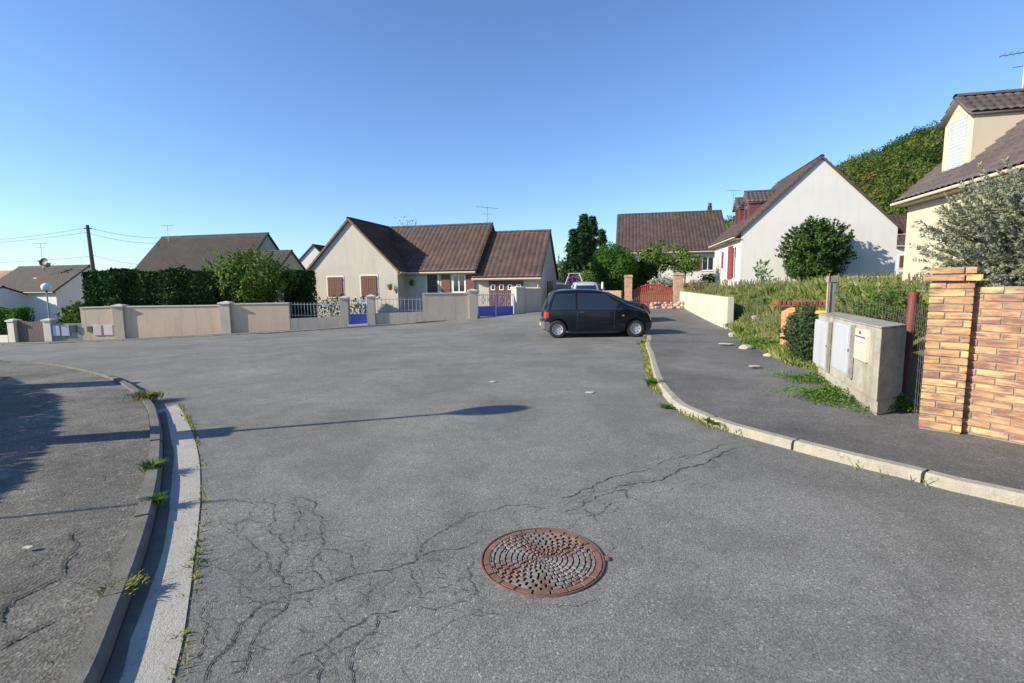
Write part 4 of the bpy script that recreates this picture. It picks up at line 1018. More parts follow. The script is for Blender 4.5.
p0 = wl(60); w2 = thing('meter_wall', 'short concrete wall with two pale blue meter doors beside the brown gate', 'wall', (p0.x, p0.y, T(p0.x, p0.y)))
wallp(w2, 54.6, 84.8, 322.8, 322.3, CONC, cope=False)
doorpatch(w2, 56.5, 325.5, 63, 335.5, GREYP); doorpatch(w2, 65, 325, 72.5, 335.5, GREYP); doorpatch(w2, 75, 325, 79.5, 331.5, M2('dark_green_box', (.04, .07, .06), (.06, .09, .08), 4, .5), 'letterbox', .06)
# brown gate
a, b = wl(19.5), wl(47); t = thing('garden_gate', 'closed brown two-leaf garden gate between cream pillars', 'gate', (a.x, a.y, T(a.x, a.y)))
m_ = (a + b) / 2
for p, q, y0, y1 in ((a, m_, 319.8, 322), (m_, b, 322, 319.8)):
    px_ = 33; d = (q - p).to_2d().normalized() * .03; zt0, zt1 = wz(px_, y0), wz(px_, y1); mb = MB(); z0 = T(p.x, p.y) + .08
    for k in range(9):
        f0, f1 = k / 9, (k + .93) / 9; c0, c1 = p.lerp(q, f0), p.lerp(q, f1); mb.wallseg(c0 + d.to_3d() * .3, c1, .035, z0, zt0 + (zt1 - zt0) * f0, z0, zt0 + (zt1 - zt0) * f1)
    obj('gate_leaf', mb, GATEB, t, world=True)

# front wall of the bungalow
p0 = wl(291); w3 = thing('garden_wall', 'grey-cream garden wall with pillars and iron railings in front of the bungalow', 'wall', (p0.x, p0.y, T(p0.x, p0.y)))
wallp(w3, 291.3, 342, 317.3, 315.8, WALLG, cope=False); pillar(w3, 341.5, 349.5, 295.8); pillar(w3, 368.5, 376, 294.3)
wallp(w3, 376.3, 423, 312.3, 310.8, WALLG, cope=False); wallp(w3, 423.2, 469.5, 293, 292.4, WALLG); pillar(w3, 469.2, 477, 288.7); pillar(w3, 514, 521.5, 285.8, CREAM)
wallp(w3, 521.6, 540, 288.2, 288.4, WALLG)
railing(w3, 291.5, 341.5, 302.5, 316.4, BLUEG, 16); railing(w3, 376.5, 422.5, 297.5, 311.4, LILAC, 12)
def gate(name, label, px0, px1, ytop, ybot, ypan, leafs, mat, pmat, deco=False):
    a, b = wl(px0), wl(px1); t = thing(name, label, 'gate', (a.x, a.y, T(a.x, a.y)))
    for l in range(leafs):
        p, q = a.lerp(b, (l + .03) / leafs), a.lerp(b, (l + .97) / leafs); pc = px0 + (px1 - px0) * (l + .5) / leafs; z0, zp, zt = wz(pc, ybot), wz(pc, ypan), wz(pc, ytop)
        mb = MB(); mb.wallseg(p, q, .03, z0 + .04, zp, z0 + .04, zp); lf = obj('gate_leaf', mb, mat, t, world=True)
        mb = MB(); n = 9
        for k in range(n + 1):
            c = p.lerp(q, k / n); mb.tube([(c.x, c.y, z0 if k in (0, n) else zp), (c.x, c.y, zt + (.03 if k in (0, n) else 0))], .022 if k in (0, n) else .012, 6)
        for z in (zp + .01, zt - .1): mb.tube([(p.x, p.y, z), (q.x, q.y, z)], .018, 6)
        if deco:
            zc = (zp + zt) / 2; d = (q - p)
            for fx in (.3, .7):
                c = p.lerp(q, fx); o = d * .1; pts = [(c.x - o.x, c.y - o.y, zc), (c.x, c.y, zc + .2), (c.x + o.x, c.y + o.y, zc), (c.x, c.y, zc - .2), (c.x - o.x, c.y - o.y, zc)]; mb.tube(pts, .02, 5)
        o = obj('bars', mb, pmat, lf, world=False); o.data.transform(FR[t.name].inverted())
    return t
gate('garden_gate', 'narrow blue garden gate with pale bars between two pillars', 350, 368, 298.5, 325.3, 314.3, 1, BLUE, BLUEG)
gate('driveway_gate', 'wide two-leaf blue and lilac driveway gate in front of the garage', 477.8, 513.5, 293, 317, 306.5, 2, BLUE, LILAC, True)
mb = MB(); a, b = wl(349.6), wl(368.4); mb.wallseg(a, b, .5, T(a.x, a.y) - .1, T(a.x, a.y) + .12, T(b.x, b.y) - .1, T(b.x, b.y) + .12); tag(obj('doorstep', mb, COPE, origin=tuple(a)), 'pale concrete step under the narrow blue gate', 'step')

# ---- hedges and plants on the left
def off_back(px, d, extra=0):
    p = wl(px); a, b = wl(px - 5), wl(px + 5); t = (b - a).to_2d().normalized(); return Vector((p.x - t.y * d, p.y + t.x * d, 0))
a, b = off_back(78, 1.6), off_back(206, 1.6); zt = at(140, 272, a.y).z; z0 = T(a.x, a.y)
hedge('hedge', 'tall dark thuja hedge behind the peach wall', a, b, 1.5, z0, zt - z0, at(200, 273, b.y).z - z0, 26000, .1, L_THUJA, 11, CORE)
a, b = off_back(268, 3.2), off_back(303, 3.2); z0 = T(a.x, a.y); hedge('hedge', 'dark clipped hedge left of the bungalow gable', a, b, 1.2, z0, at(275, 273, a.y).z - z0, at(310, 273, b.y).z - z0, 8000, .09, L_THUJA, 12, CORE)
a, b = off_back(-60, .8), off_back(11, .8); z0 = T(a.x, a.y); hedge('hedge', 'bright green clipped hedge above the low cream wall at far left', a, b, .9, z0, at(0, 309, b.y).z - z0, at(0, 309, b.y).z - z0, 9000, .07, L_HEDGE, 13, CORE)
a, b = off_back(14, 3), off_back(56, 3); z0 = T(a.x, a.y); hedge('hedge', 'low dark hedge behind the brown gate', a, b, .9, z0, at(30, 309.5, a.y).z - z0, at(50, 310, b.y).z - z0, 6000, .07, L_THUJA, 14, CORE)
p = off_back(70, 1.2); bush('shrub', 'dark leafy shrub above the pale blue meter doors', 'shrub', (p.x, p.y, T(p.x, p.y)), (1.3, .8, at(70, 304, p.y).z / 2 - T(p.x, p.y) / 2), 2600, .07, L_BUSH, 21)
p = off_back(234, 2.0); bush('large_shrub', 'big bright green leafy shrub rising over the peach wall', 'shrub', (p.x, p.y, T(p.x, p.y)), (2.3, 1.5, (at(235, 247, p.y).z - T(p.x, p.y)) / 2), 15000, .08, L_SHRUB, 22, 14)
p = off_back(330, 1.0); bush('rose_bush', 'sparse rose bush behind the low railing before the gable', 'shrub', (p.x, p.y, T(p.x, p.y)), (1.2, .5, (at(325, 292, p.y).z - T(p.x, p.y)) / 2), 900, .06, L_BUSH, 23, 7, tr=.02)
p = off_back(358, 1.4); bush('rose_bush', 'thin shrub seen through the narrow blue gate', 'shrub', (p.x, p.y, T(p.x, p.y)), (.6, .4, .75), 350, .06, L_BUSH, 24, 5, tr=.02)
q = at(408, 222, 52); t = thing('bare_tree', 'thin bare treetop just visible over the bungalow roof', 'tree', (q.x, q.y, 0)); mb = MB(); rs_ = random.Random(4)
mb.tube([(0, 0, 0), (0.1, 0, q.z - 1)], [.12, .05], 6)
for k in range(16):
    a_ = rs_.uniform(-1.4, 1.4); z_ = q.z - 1.3 + rs_.uniform(-.6, .5); mb.tube([(.05, 0, z_), (.05 + math.sin(a_) * .6, rs_.uniform(-.3, .3), z_ + .5 + rs_.uniform(0, .5)), (.05 + math.sin(a_) * .9, rs_.uniform(-.4, .4), z_ + 1.0 + rs_.uniform(0, .6))], [.03, .02, .008], 4)
obj('trunk', mb, BARK, t)
rs = np.random.RandomState(9); P = np.array([q.x, q.y, q.z - .3]) + rs.normal(0, 1, (140, 3)) * np.array([.6, .4, .5]); foliage(t, P, rs.normal(0, 1, P.shape), .07, L_BUSH, rs)

# ---- lamp, pole, wires, antennas on the left
def lamp_post(label, base, h, r=.225):
    t = thing('street_lamp', label, 'street lamp', base); mb = MB(); mb.tube([(0, 0, 0), (0, 0, h - r * .9)], [.045, .032], 10); mb.tube([(0, 0, 0), (0, 0, .5)], .06, 10); obj('post', mb, METAL, t, smooth=False)
    mb = MB(); mb.lathe([(.001, -r)] + [(r * math.sin(a), -r * math.cos(a)) for a in [math.pi * k / 14 for k in range(1, 14)]] + [(.001, r)], (0, 0, h), 24); obj('globe', mb, LAMPG, t, smooth=True)
    mb = MB(); mb.lathe([(.03, -r - .06), (.09, -r - .02), (.11, -r + .06)], (0, 0, h), 14); obj('collar', mb, DARKM, t); return t
q = at(46, 287.2, 27.5); lamp_post('globe street lamp in front of the low white house', (q.x, q.y, T(q.x, q.y)), q.z - T(q.x, q.y), .22)
q = at(93.8, 275, 44); q2 = at(87.3, 225, 44); t = thing('utility_pole', 'leaning wooden utility pole behind the dark hedge', 'pole', (q.x, q.y, T(q.x, q.y)))
mb = MB(); mb.tube([(0.5, 0, -.3), (0, 0, q.z - T(q.x, q.y)), (q2.x - q.x, q2.y - q.y, q2.z - T(q.x, q.y))], [.19, .17, .13], 10); obj('pole', mb, WOODP, t)
mb = MB(); zt = q2.z - T(q.x, q.y); mb.box(q2.x - q.x - .3, q2.x - q.x + .3, -.05, .05, zt - .35, zt - .27); mb.lathe([(.0, 0), (.05, 0), (.05, .12), (0, .14)], (q2.x - q.x + .12, -.1, zt - 1.0), 8); obj('insulator', mb, DARKM, t)
def wire(label, a, b, sag, r=.013):
    mb = MB(); a = Vector(a); b = Vector(b); mb.tube([a.lerp(b, k / 16) - Vector((0, 0, sag * 4 * (k / 16) * (1 - k / 16))) for k in range(17)], r, 4); o = obj('overhead_wire', mb, DARKM, origin=tuple(a)); tag(o, label, 'wire', 'wires at the utility pole')
wire('top wire running left from the utility pole', at(87.5, 227.5, 43.9), at(-120, 242, 43), .5); wire('second wire running left below the top wire', at(87.5, 232, 43.8), at(-120, 245, 42), .4)
wire('lowest wire running left from the utility pole', at(89, 256.5, 43.8), at(-120, 262, 42), .3)
wire('top wire running right from the utility pole', at(88, 227.5, 44.1), at(165, 238, 50), .25); wire('second wire running right from the utility pole', at(88, 233, 44.1), at(165, 243, 50), .3); wire('lowest wire running right behind the hedge', at(92, 255, 44), at(165, 265, 52), .3)
q = at(165, 237, 49); antenna('television antenna at the left end of the long dark roof', (q.x + .3, q.y, q.z - .2), 1.3, R(15), 5, 1.0, r=.022)
q = at(43, 267, 49.5); t = antenna('television antenna above the satellite dish on the low white house', (q.x, q.y, q.z - .4), 2.7, R(10), 5, 1.1, r=.022)
q = at(43.5, 262, 49.2); t = thing('satellite_dish', 'round grey satellite dish on the low house roof', 'satellite dish', q)
mb = MB(); mb.lathe([(.001, .12), (.2, .1), (.33, .04), (.42, -.02), (.4, -.03), (.2, .06), (.001, .08)], (0, 0, 0), 20); mb.xf(Matrix.Rotation(R(-110), 4, 'X')); obj('dish', mb, DARKM, t)
mb = MB(); mb.tube([(0, 0, -.9), (0, .1, 0)], .03, 6); mb.tube([(0, 0, -.3), (0, -.5, .05)], .012, 5); mb.box(-.05, .05, -.56, -.46, 0, .1); obj('bracket', mb, DARKM, t)
# ================================================================ right side: boundary, gate, white wall
def brick_run(mb, mm, L, Hh, D, rnd, bl=.27, bh=.0605, jt=.0125, depth_split=False, z0=0.0):
    """courses of single bricks along local +x, face at y=0 going back D; mm = mortar builder"""
    n = int(round(Hh / (bh + jt))); ch_ = Hh / n
    for c in range(n):
        x = -(bl + jt) * (.5 if c % 2 else .0) - rnd.uniform(0, .02); z = z0 + c * ch_
        while x < L - .01:
            a = max(0, x); b = min(L, x + bl)
            if b - a > .03:
                e = rnd.uniform(-.003, .003); mb.box(a + (0 if a == 0 else 0), b, -.0 + e, D + (0 if depth_split else 0) - e, z + jt / 2, z + ch_ - jt / 2)
            x += bl + jt
    mm.box(.008, L - .008, .010, D - .010, z0 - .1, z0 + Hh)
def frame2(a, b):
    d = Vector((b[0] - a[0], b[1] - a[1])); return math.atan2(d.y, d.x), d.length
# near brick pillar
zp = .12
pl, pr = gp(918.3, 425.5, zp), gp(961.2, 431.6, zp); ang, W = frame2(pl, pr); W = .43
ang = math.atan2(pr[1] - pl[1], pr[0] - pl[0])
print('pillar', pl, pr, math.degrees(ang), frame2(pl, pr)[1])
W = frame2(pl, pr)[1]; PD = .40
pt = thing('brick_pillar', 'tall orange and purple brick pillar with a projecting top course', 'pillar', (pl[0], pl[1], zp - .02), ang)
rb = random.Random(2); mb = MB(); mm = MB(); PH = 1.48
brick_run(mb, mm, W, PH, PD / 2 - .006, rb); brick_run(mb, mm, W, PH, PD / 2 - .006, rb)
k0 = len(mb.v) // 2
for i in range(k0, len(mb.v)): v = mb.v[i]; mb.v[i] = (W - v[0], PD - v[1], v[2])
obj('shaft', mb, BRICK, pt, bevel=.004)
mmm = MB(); mmm.box(.009, W - .009, .010, PD - .010, -.1, PH); obj('mortar', mmm, MORTAR, pt)
mb = MB(); z = PH
for lay, e in ((0, .045), (1, .012)):
    x = -e
    for q, l in enumerate(((.26, .25) if lay else (.3, .18, .2))):
        b = min(W + e, x + l) if q < (1 if lay else 2) else W + e
        mb.box(x, b - .006, -e, PD + e, z + .006, z + .064); x = b + .006
    z += .071
obj('cap', mb, BRICK, pt, bevel=.004); mm = MB(); mm.box(.01, W - .01, .01, PD - .01, PH, PH + .13); obj('mortar', mm, MORTAR, pt)
# near brick wall
wa, wb = gp(968.5, 431.0, zp), gp(1024, 442, zp); ang, L = frame2(wa, wb); print('wall', wa, wb, math.degrees(ang))
wa = (wa[0] - .25 * math.cos(ang), wa[1] - .25 * math.sin(ang)); wt_ = thing('brick_wall', 'orange brick garden wall right of the tall brick pillar', 'wall', (wa[0], wa[1], zp - .02), ang)
mb = MB(); mm = MB(); brick_run(mb, mm, 4.4, 1.43, .22, rb, bl=.27); obj('bricks', mb, BRICKW, wt_, bevel=.004); obj('mortar', mm, MORTAR, wt_)

# meter cabinet
N0 = gp(875, 414.5, .115); F0 = gp(815, 375, .115); F0 = Vector(F0); N0 = Vector(N0); d = (N0 - F0); Lc = d.length; ang = math.atan2(d.y, d.x); print('cab', F0, N0, Lc)
cab = thing('meter_cabinet', 'weathered concrete meter cabinet with two white doors and a mailbox', 'meter cabinet', (F0.x, F0.y, .10), ang); MC = FR[cab.name]
topn = hit(MC, 875, 327.5, 1, 0).z; topf = hit(MC, 815, 314.5, 1, 0).z; print('cab top', topn, topf)
Dc = .39
mb = MB(); zt = (topn + topf) / 2; zt = topn
mb.box(0, Lc, 0, Dc, .16, zt); mb.box(.06, Lc - .02, .035, Dc - .03, -.12, .16)
SHR = Matrix(((1, -1.1, 0, 0), (0, 1, 0, 0), (0, 0, 1, 0), (0, 0, 0, 1))); mb.xf(SHR)   # the end wall follows the property line, not the front
obj('block', mb, [BOXW], cab, bevel=.012)
mb = MB(); mb.box(Lc - .001, Lc + .012, .004, Dc - .004, .17, zt - .01); obj('end_face', mb.xf(SHR), CONC, cab)
mb = MB(); mb.box(-.0, Lc + .006, -.004, Dc + .004, zt, zt + .022); obj('top_slab', mb.xf(SHR), CONC, cab, bevel=.01)
for (x0, y0, x1, y1, nm, mt) in ((816.5, 320.5, 831, 367, 'meter_door', WHITEP), (835.5, 323.5, 854, 372, 'meter_door', WHITEP), (857.3, 328.5, 869.5, 361, 'mailbox', CREAMP)):
    a = hit(MC, x0, (y0 + y1) / 2, 1, 0); b = hit(MC, x1, (y0 + y1) / 2, 1, 0); xm = (x0 + x1) / 2; zt_ = hit(MC, xm, y0, 1, 0).z; zb_ = hit(MC, xm, y1, 1, 0).z
    mb = MB(); mb.box(a.x, b.x, -.035, .01, zb_, zt_); dd = obj(nm, mb, mt, cab, bevel=.006)
    if nm == 'meter_door':
        mb = MB(); mb.box(a.x + .03, b.x - .10, -.047, -.035, zb_ + .03, zt_ - .03); obj('panel', mb, mt, dd, bevel=.004)
        mb = MB(); mb.box(b.x - .02, b.x + .03, -.05, -.01, zb_ - .03, zt_ + .01); obj('frame', mb, mt if nm == 'x' else CONC, dd)
        mb = MB(); mb.lathe([(0, .012), (.018, .012), (.018, 0)], (0, 0, 0), 10); mb.xf(Matrix.Translation((b.x - .06, -.036, (zb_ + zt_) / 2)) @ Matrix.Rotation(R(90), 4, 'X')); obj('lock', mb, DARKM, dd)
    else:
        w_ = b.x - a.x; h_ = zt_ - zb_
        mb = MB(); mb.box(a.x + w_ * .12, b.x - w_ * .12, -.045, -.034, zb_ + h_ * .62, zb_ + h_ * .70); obj('name_plate', mb, GREYP, dd)
        mb = MB(); mb.box(a.x + w_ * .1, b.x - w_ * .1, -.041, -.034, zb_ + h_ * .73, zb_ + h_ * .76); obj('letter_slot', mb, DARKM, dd)
        mb = MB(); mb.lathe([(0, .012), (.016, .012), (.016, 0)], (0, 0, 0), 10); mb.xf(Matrix.Translation(((a.x + b.x) / 2, -.036, zb_ + h_ * .88)) @ Matrix.Rotation(R(90), 4, 'X')); obj('lock', mb, DARKM, dd)
# red post
q = at(909, 300, 6.15); t = thing('fence_post', 'rusty dark red round steel post between meter cabinet and brick pillar', 'fence post', (q.x, q.y, .1))
mb = MB(); q2 = at(914, 293, 6.15); mb.tube([(0, 0, -.2), (q2.x - q.x + .0, 0, q2.z - .1)], .05, 14); obj('post', mb, RUSTP, t, smooth=False); mb = MB(); mb.lathe([(0, .02), (.055, .01), (.055, -.03)], (q2.x - q.x, 0, q2.z - .1), 14); obj('cap', mb, RUSTP, t)
# concrete post
q = at(831, 300, 9.4); q2 = at(831.5, 276, 9.4); t = thing('fence_post', 'rough square concrete fence post behind the meter cabinet', 'fence post', (q.x, q.y, .3)); mb = MB()
mb.box(-.06, .06, -.06, .06, -.4, q2.z - .34); mb.box(-.075, .075, -.075, .075, q2.z - .42, q2.z - .3); obj('post', mb, CONC, t, bevel=.012)
mb = MB(); mb.tube([(-.09, -.07, -.3), (-.1, -.07, q2.z - .25)], .012, 6); obj('stay', mb, RUST, t)
# wire mesh between them and on to the brick pillar
def mesh_fence(name, label, a, b, z0, z1a, z1b, cell, r, mat, seed, bend=.02):
    rr = random.Random(seed); a = Vector(a); b = Vector(b); L = (b - a).length; d = (b - a) / L; nn = Vector((-d.y, d.x)); mb = MB(); n = int(L / cell)
    ph = rr.uniform(0, 6)
    def P(s, z): o = bend * math.sin(s * 2.3 + ph) * (z + .3) ; p = a + d * s + nn * o; return (p.x, p.y, z)
    for k in range(n + 1):
        s = L * k / n; zt = z1a + (z1b - z1a) * s / L + rr.uniform(-.01, .03); mb.tube([P(s, z0), P(s, (z0 + zt) / 2), P(s, zt)], r, 4, caps=False)
    m_ = int((min(z1a, z1b) - z0) / cell)
    for j in range(m_ + 1):
        f = j / m_; mb.tube([P(L * k / 10, z0 + (z1a - z0 + (z1b - z1a) * k / 10) * f) for k in range(11)], r, 4, caps=False)
    o = obj(name, mb, mat, origin=(a.x, a.y, z0)); tag(o, label, 'fence'); return o
p_post = at(909, 300, 6.2); c_post = at(831, 300, 9.35)
WIREM = M2('rusty_wire', (.09, .075, .065), (.16, .14, .12), 12, .7, metal=.3, c3=(.12, .06, .04))
zt = at(860, 301, 7.9).z
mesh_fence('wire_fence', 'sagging rusty wire mesh fence between concrete post and red post', (c_post.x, c_post.y), (p_post.x - .03, p_post.y + .03), .15, at(831, 288, 9.3).z - .0, at(905, 313, 6.2).z, .085, .0028, WIREM, 3, .05)
b_ = Vector(pl) + Vector((.28, .34)); mesh_fence('wire_fence', 'short strip of wire mesh between red post and brick pillar', (p_post.x, p_post.y), (b_.x, b_.y), .12, 1.33, 1.30, .11, .0024, WIREM, 4, .01)

# low brick pier with rusty cap
q0 = Vector(gp(781.5, 351, .16)); print('pier', q0)
q0 = Vector((5.72, 10.6)); pier = thing('brick_pier', 'ochre brick pier with broken rusty cap, half hidden by a dark shrub', 'pillar', (q0.x, q0.y, .12), R(-52)); MP = FR[pier.name]
mb = MB(); mm = MB(); 
brick_run(mb, mm, .42, .93, .30, rb, bl=.2, bh=.055); brick_run(mb, mm, .42, .93, .30, rb, bl=.2, bh=.055); k0 = len(mb.v) // 2
obj('shaft', mb, BRICKO, pier, bevel=.004); mm = MB(); mm.box(.008, .41, .01, .29, -.2, .93); obj('mortar', mm, M2('sandy_mortar', (.6, .4, .2), (.66, .46, .26), 9, .95), pier)
capr = thing('rusty_cover', 'broken rusty cover slab lying across the ochre brick pier', 'cover', (q0.x - .05, q0.y - .05, 1.06), R(-14)); mb = MB(); mb.box(-.12, 1.0, -.05, .5, 0, .035); obj('slab', mb, RUST, capr, bevel=.01)
mb = MB(); x = -.05
rc = random.Random(8)
while x < .95: l = rc.uniform(.08, .16); mb.box(x, x + l - .02, .02, .44, .036, .036 + rc.uniform(.07, .11)); x += l
obj('rusty_blocks', mb, RUST, capr, bevel=.01)
q = at(813, 310.5, 9.8); t = thing('yellow_board', 'yellow plastic strip resting beside the rusty cover slab', 'board', q, R(-12)); mb = MB(); mb.box(-.26, .27, -.12, .12, -.035, -.005); mb.box(-.26, .27, -.125, -.1, -.06, .0); obj('board', mb, YEL, t, bevel=.006)
mb = MB(); mb.tube([(.2, 0, -1.0), (.2, 0, -.04)], .02, 6); mb.tube([(-.2, 0, -1.0), (-.2, 0, -.04)], .02, 6); obj('stake', mb, BARK, t)

# white wall
a0, b0 = Vector((8.96, 26.4)), Vector((7.42, 16.95)); zt0 = at(686, 291.3, 26.4).z; zt1 = at(732, 297.3, 16.95).z; print('ww', zt0, zt1)
t = thing('low_white_wall', 'low whitewashed retaining wall beside the driveway', 'wall', (b0.x, b0.y, 0)); mb = MB(); n = 8
mb.wallseg(a0, b0, .22, T(*a0) - .3, zt0, T(*b0) - .3, zt1); obj('wall', mb, LOWW, t, world=True, bevel=.015)
# gate, pillars
def bpillar(label, px0, px1, ytop, Y, rot, capd=0.035, zb_=None, hshaft=None):
    c = at((px0 + px1) / 2, 300, Y); ww = (px1 - px0) / F * Y * .94; z0 = T(c.x, Y); zt = at((px0 + px1) / 2, ytop, Y).z; t = thing('gate_pillar', label, 'pillar', (c.x, c.y, z0), rot, 'brick pillars of the red gate')
    del t['group']
    mb = MB(); mm = MB(); brick_run(mb, mm, ww, zt - z0 - .12, ww, rb, bl=.22)
    for i in range(len(mb.v)): v = mb.v[i]; mb.v[i] = (v[0] - ww / 2, v[1] - ww / 2, v[2])
    obj('shaft', mb, BRICKP, t); mm = MB(); h = ww / 2 - .01; mm.box(-h, h, -h, h, -.3, zt - z0 - .1); obj('mortar', mm, M2('pale_mortar', (.5, .42, .34), (.56, .48, .4), 8), t)
    mb = MB(); h = ww / 2 + capd; mb.box(-h, h, -h, h, zt - z0 - .13, zt - z0 - .06); h -= .02; mb.box(-h, h, -h, h, zt - z0 - .06, zt - z0); obj('cap', mb, BRICKP, t, bevel=.01); return c
cL = bpillar('pink brick pillar left of the red gate', 624, 632, 275, 27.4, R(-13)); cR = bpillar('pink brick pillar at the right of the red gate by the white wall', 673, 682.5, 273, 27, R(-13))
t = thing('red_gate', 'red wooden two-leaf gate with an arched top', 'gate', (cL.x, cL.y, T(cL.x, cL.y)))
gz0 = at(652, 304.5, 27.2).z; rc_ = random.Random(5)
for l in range(2):
    a = Vector((cL.x + .26, cL.y, 0)).lerp(Vector((cR.x - .28, cR.y, 0)), l * .5 + .005); b = Vector((cL.x + .26, cL.y, 0)).lerp(Vector((cR.x - .28, cR.y, 0)), l * .5 + .495); mb = MB(); n = 10
    zs = at(636, 290.5, 27.2).z; zc = at(652, 284, 27.2).z; d = (b - a).normalized()
    for k in range(n):
        u = (l * n + k + .5) / (2 * n); zt = zs + (zc - zs) * math.sin(math.pi * u) ** .8; p = a.lerp(b, (k + .08) / n); r_ = a.lerp(b, (k + .8) / n); mb.wallseg(p, r_, .03, gz0, zt, gz0, zt)
    for zz_ in (gz0 + .12, gz0 + .55): mb.wallseg(a, b, .07, zz_, zz_ + .1, zz_, zz_ + .1)
    pts = []
    for k in range(9): u = l * .5 + .5 * k / 8; p = a.lerp(b, k / 8); pts.append((p.x, p.y, zs - .03 + (zc - zs) * math.sin(math.pi * u) ** .8))
    mb.tube(pts, .045, 6); obj('gate_leaf', mb, REDG, t, world=True)
# brick wall left of gate, stone edging before the gate
a = at(604, 300, 28.2); b = at(625, 300, 27.5); t = thing('brick_wall', 'low pink brick wall left of the red gate', 'wall', (a.x, a.y, T(a.x, a.y)))
ang, L = frame2(a, b); place(t, (a.x - 1.2, a.y + .3, T(a.x, a.y)), ang); mb = MB(); mm = MB(); hh = at(615, 290.5, 27.8).z - T(a.x, a.y); brick_run(mb, mm, L + 1.1, hh, .22, rb, bl=.22); obj('bricks', mb, BRICKP, t); obj('mortar', mm, MORTAR, t)
mb = MB(); rs_ = random.Random(6)
a = at(651, 310, 25.6); b = at(690, 309, 25.0)
for k in range(46):
    u = rs_.uniform(0, 1); p = a.lerp(b, u); z = T(p.x, p.y) + rs_.choice([.05, .17, .28]); s = rs_.uniform(.08, .16); o = len(mb.v)
    mb.lathe([(0.01, -s * .6), (s * .9, -s * .45), (s, 0), (s * .8, s * .45), (.01, s * .55)], (p.x + rs_.uniform(-.03, .03), p.y + rs_.uniform(-.05, .05), z), 7)
tag(obj('stone_edging', mb, STONE, origin=(a.x, a.y, T(a.x, a.y))), 'row of pinkish stones at the foot of the red gate', 'stone edging')
mb = MB(); a2 = at(848, 283, 24); b2 = at(912, 283, 21.5); mb.wallseg(a2, b2, .15, 1.0, at(850, 276.5, 24).z, 1.0, at(905, 275.5, 21.5).z)
t = tag(obj('low_wall', mb, CONC, origin=tuple(a2)), 'low grey concrete wall at the foot of the white gable', 'wall')

# ---------------------------------------------------------------- plants on the right
bx = at(815, 280, 28.0); gz = Gz(bx.x, bx.y)
bush('large_shrub', 'big dark green shrub in front of the white gable', 'shrub', (bx.x, bx.y, gz - .1), (2.0, 1.25, (at(813, 213, 28).z - gz) / 1.85), 26000, .075, L_GREEN, 31, 13, jit=.9, lobe=.44, zc=(at(813, 213, 28).z - gz) * .44)
q = at(762, 280, 26.5); bush('sapling', 'small pale green sapling before the left edge of the white gable', 'sapling', (q.x, q.y, Gz(q.x, q.y)), (.5, .5, (at(762, 260, 26.5).z - Gz(q.x, q.y)) / 2 + .05), 420, .05, L_LIGHT, 32, 6, tr=.02)
q = at(604, 290, 33); zz0 = T(q.x, 33); bush('thuja', 'bright rounded thuja with sunlit left side behind the low brick wall', 'tree', (q.x + .9, q.y, zz0), (1.75, 1.6, (at(610, 241, 33).z - zz0) / 1.95), 22000, .075, L_THUJA2, 33, 8, .4, .5, lobe=.6, wild=.3)
q = at(640, 290, 33.5); bush('thuja', 'wide dark evergreen shrub rising behind the red gate', 'tree', (q.x - .3, q.y, zz0), (2.0, 1.6, (at(640, 252, 33.5).z - zz0) / 2), 12000, .09, L_THUJA, 34, 10, .4, .5, wild=.4)
for px, Y, top, rx, sd_, lb, n in ((656, 37, 241, 1.6, 35, 'loose light green fruit tree over the red gate', 2600), (684, 36, 246, 1.25, 36, 'loose light green fruit tree by the window of the brown roofed house', 1900)):
    q = at(px, 290, Y); z0 = Gz(q.x, q.y) if q.x > 6 else T(q.x, q.y); h = at(px, top, Y).z - z0; bush('fruit_tree', lb, 'tree', (q.x, q.y, z0), (rx, rx, h * .42), n, .09, L_LIGHT, sd_, 11, zc=h * .58, lobe=.33, tr=.06)
q = at(712, 279, 38); bush('shrub', 'low dark shrub under the window of the brown roofed house', 'shrub', (q.x - .2, q.y, 1.35), (1.0, .6, .45), 1500, .06, L_BUSH, 38, 6)
q = at(663, 288, 31); bush('shrub', 'pale flowering shrub behind the right leaf of the red gate', 'shrub', (q.x, q.y, T(q.x, q.y) + .2), (1.1, .6, .7), 1500, .06, leafmat('pale_blossom', [(.2, .25, .12), (.45, .47, .36), (.6, .6, .5)]), 39, 7)
q = at(690, 289, 29.5); bush('shrub', 'low pinkish flowering shrub beside the right gate pillar', 'shrub', (q.x + .3, q.y, .95), (.8, .5, .42), 900, .05, leafmat('pink_blossom', [(.1, .16, .05), (.4, .22, .16), (.5, .35, .25)]), 40, 6)
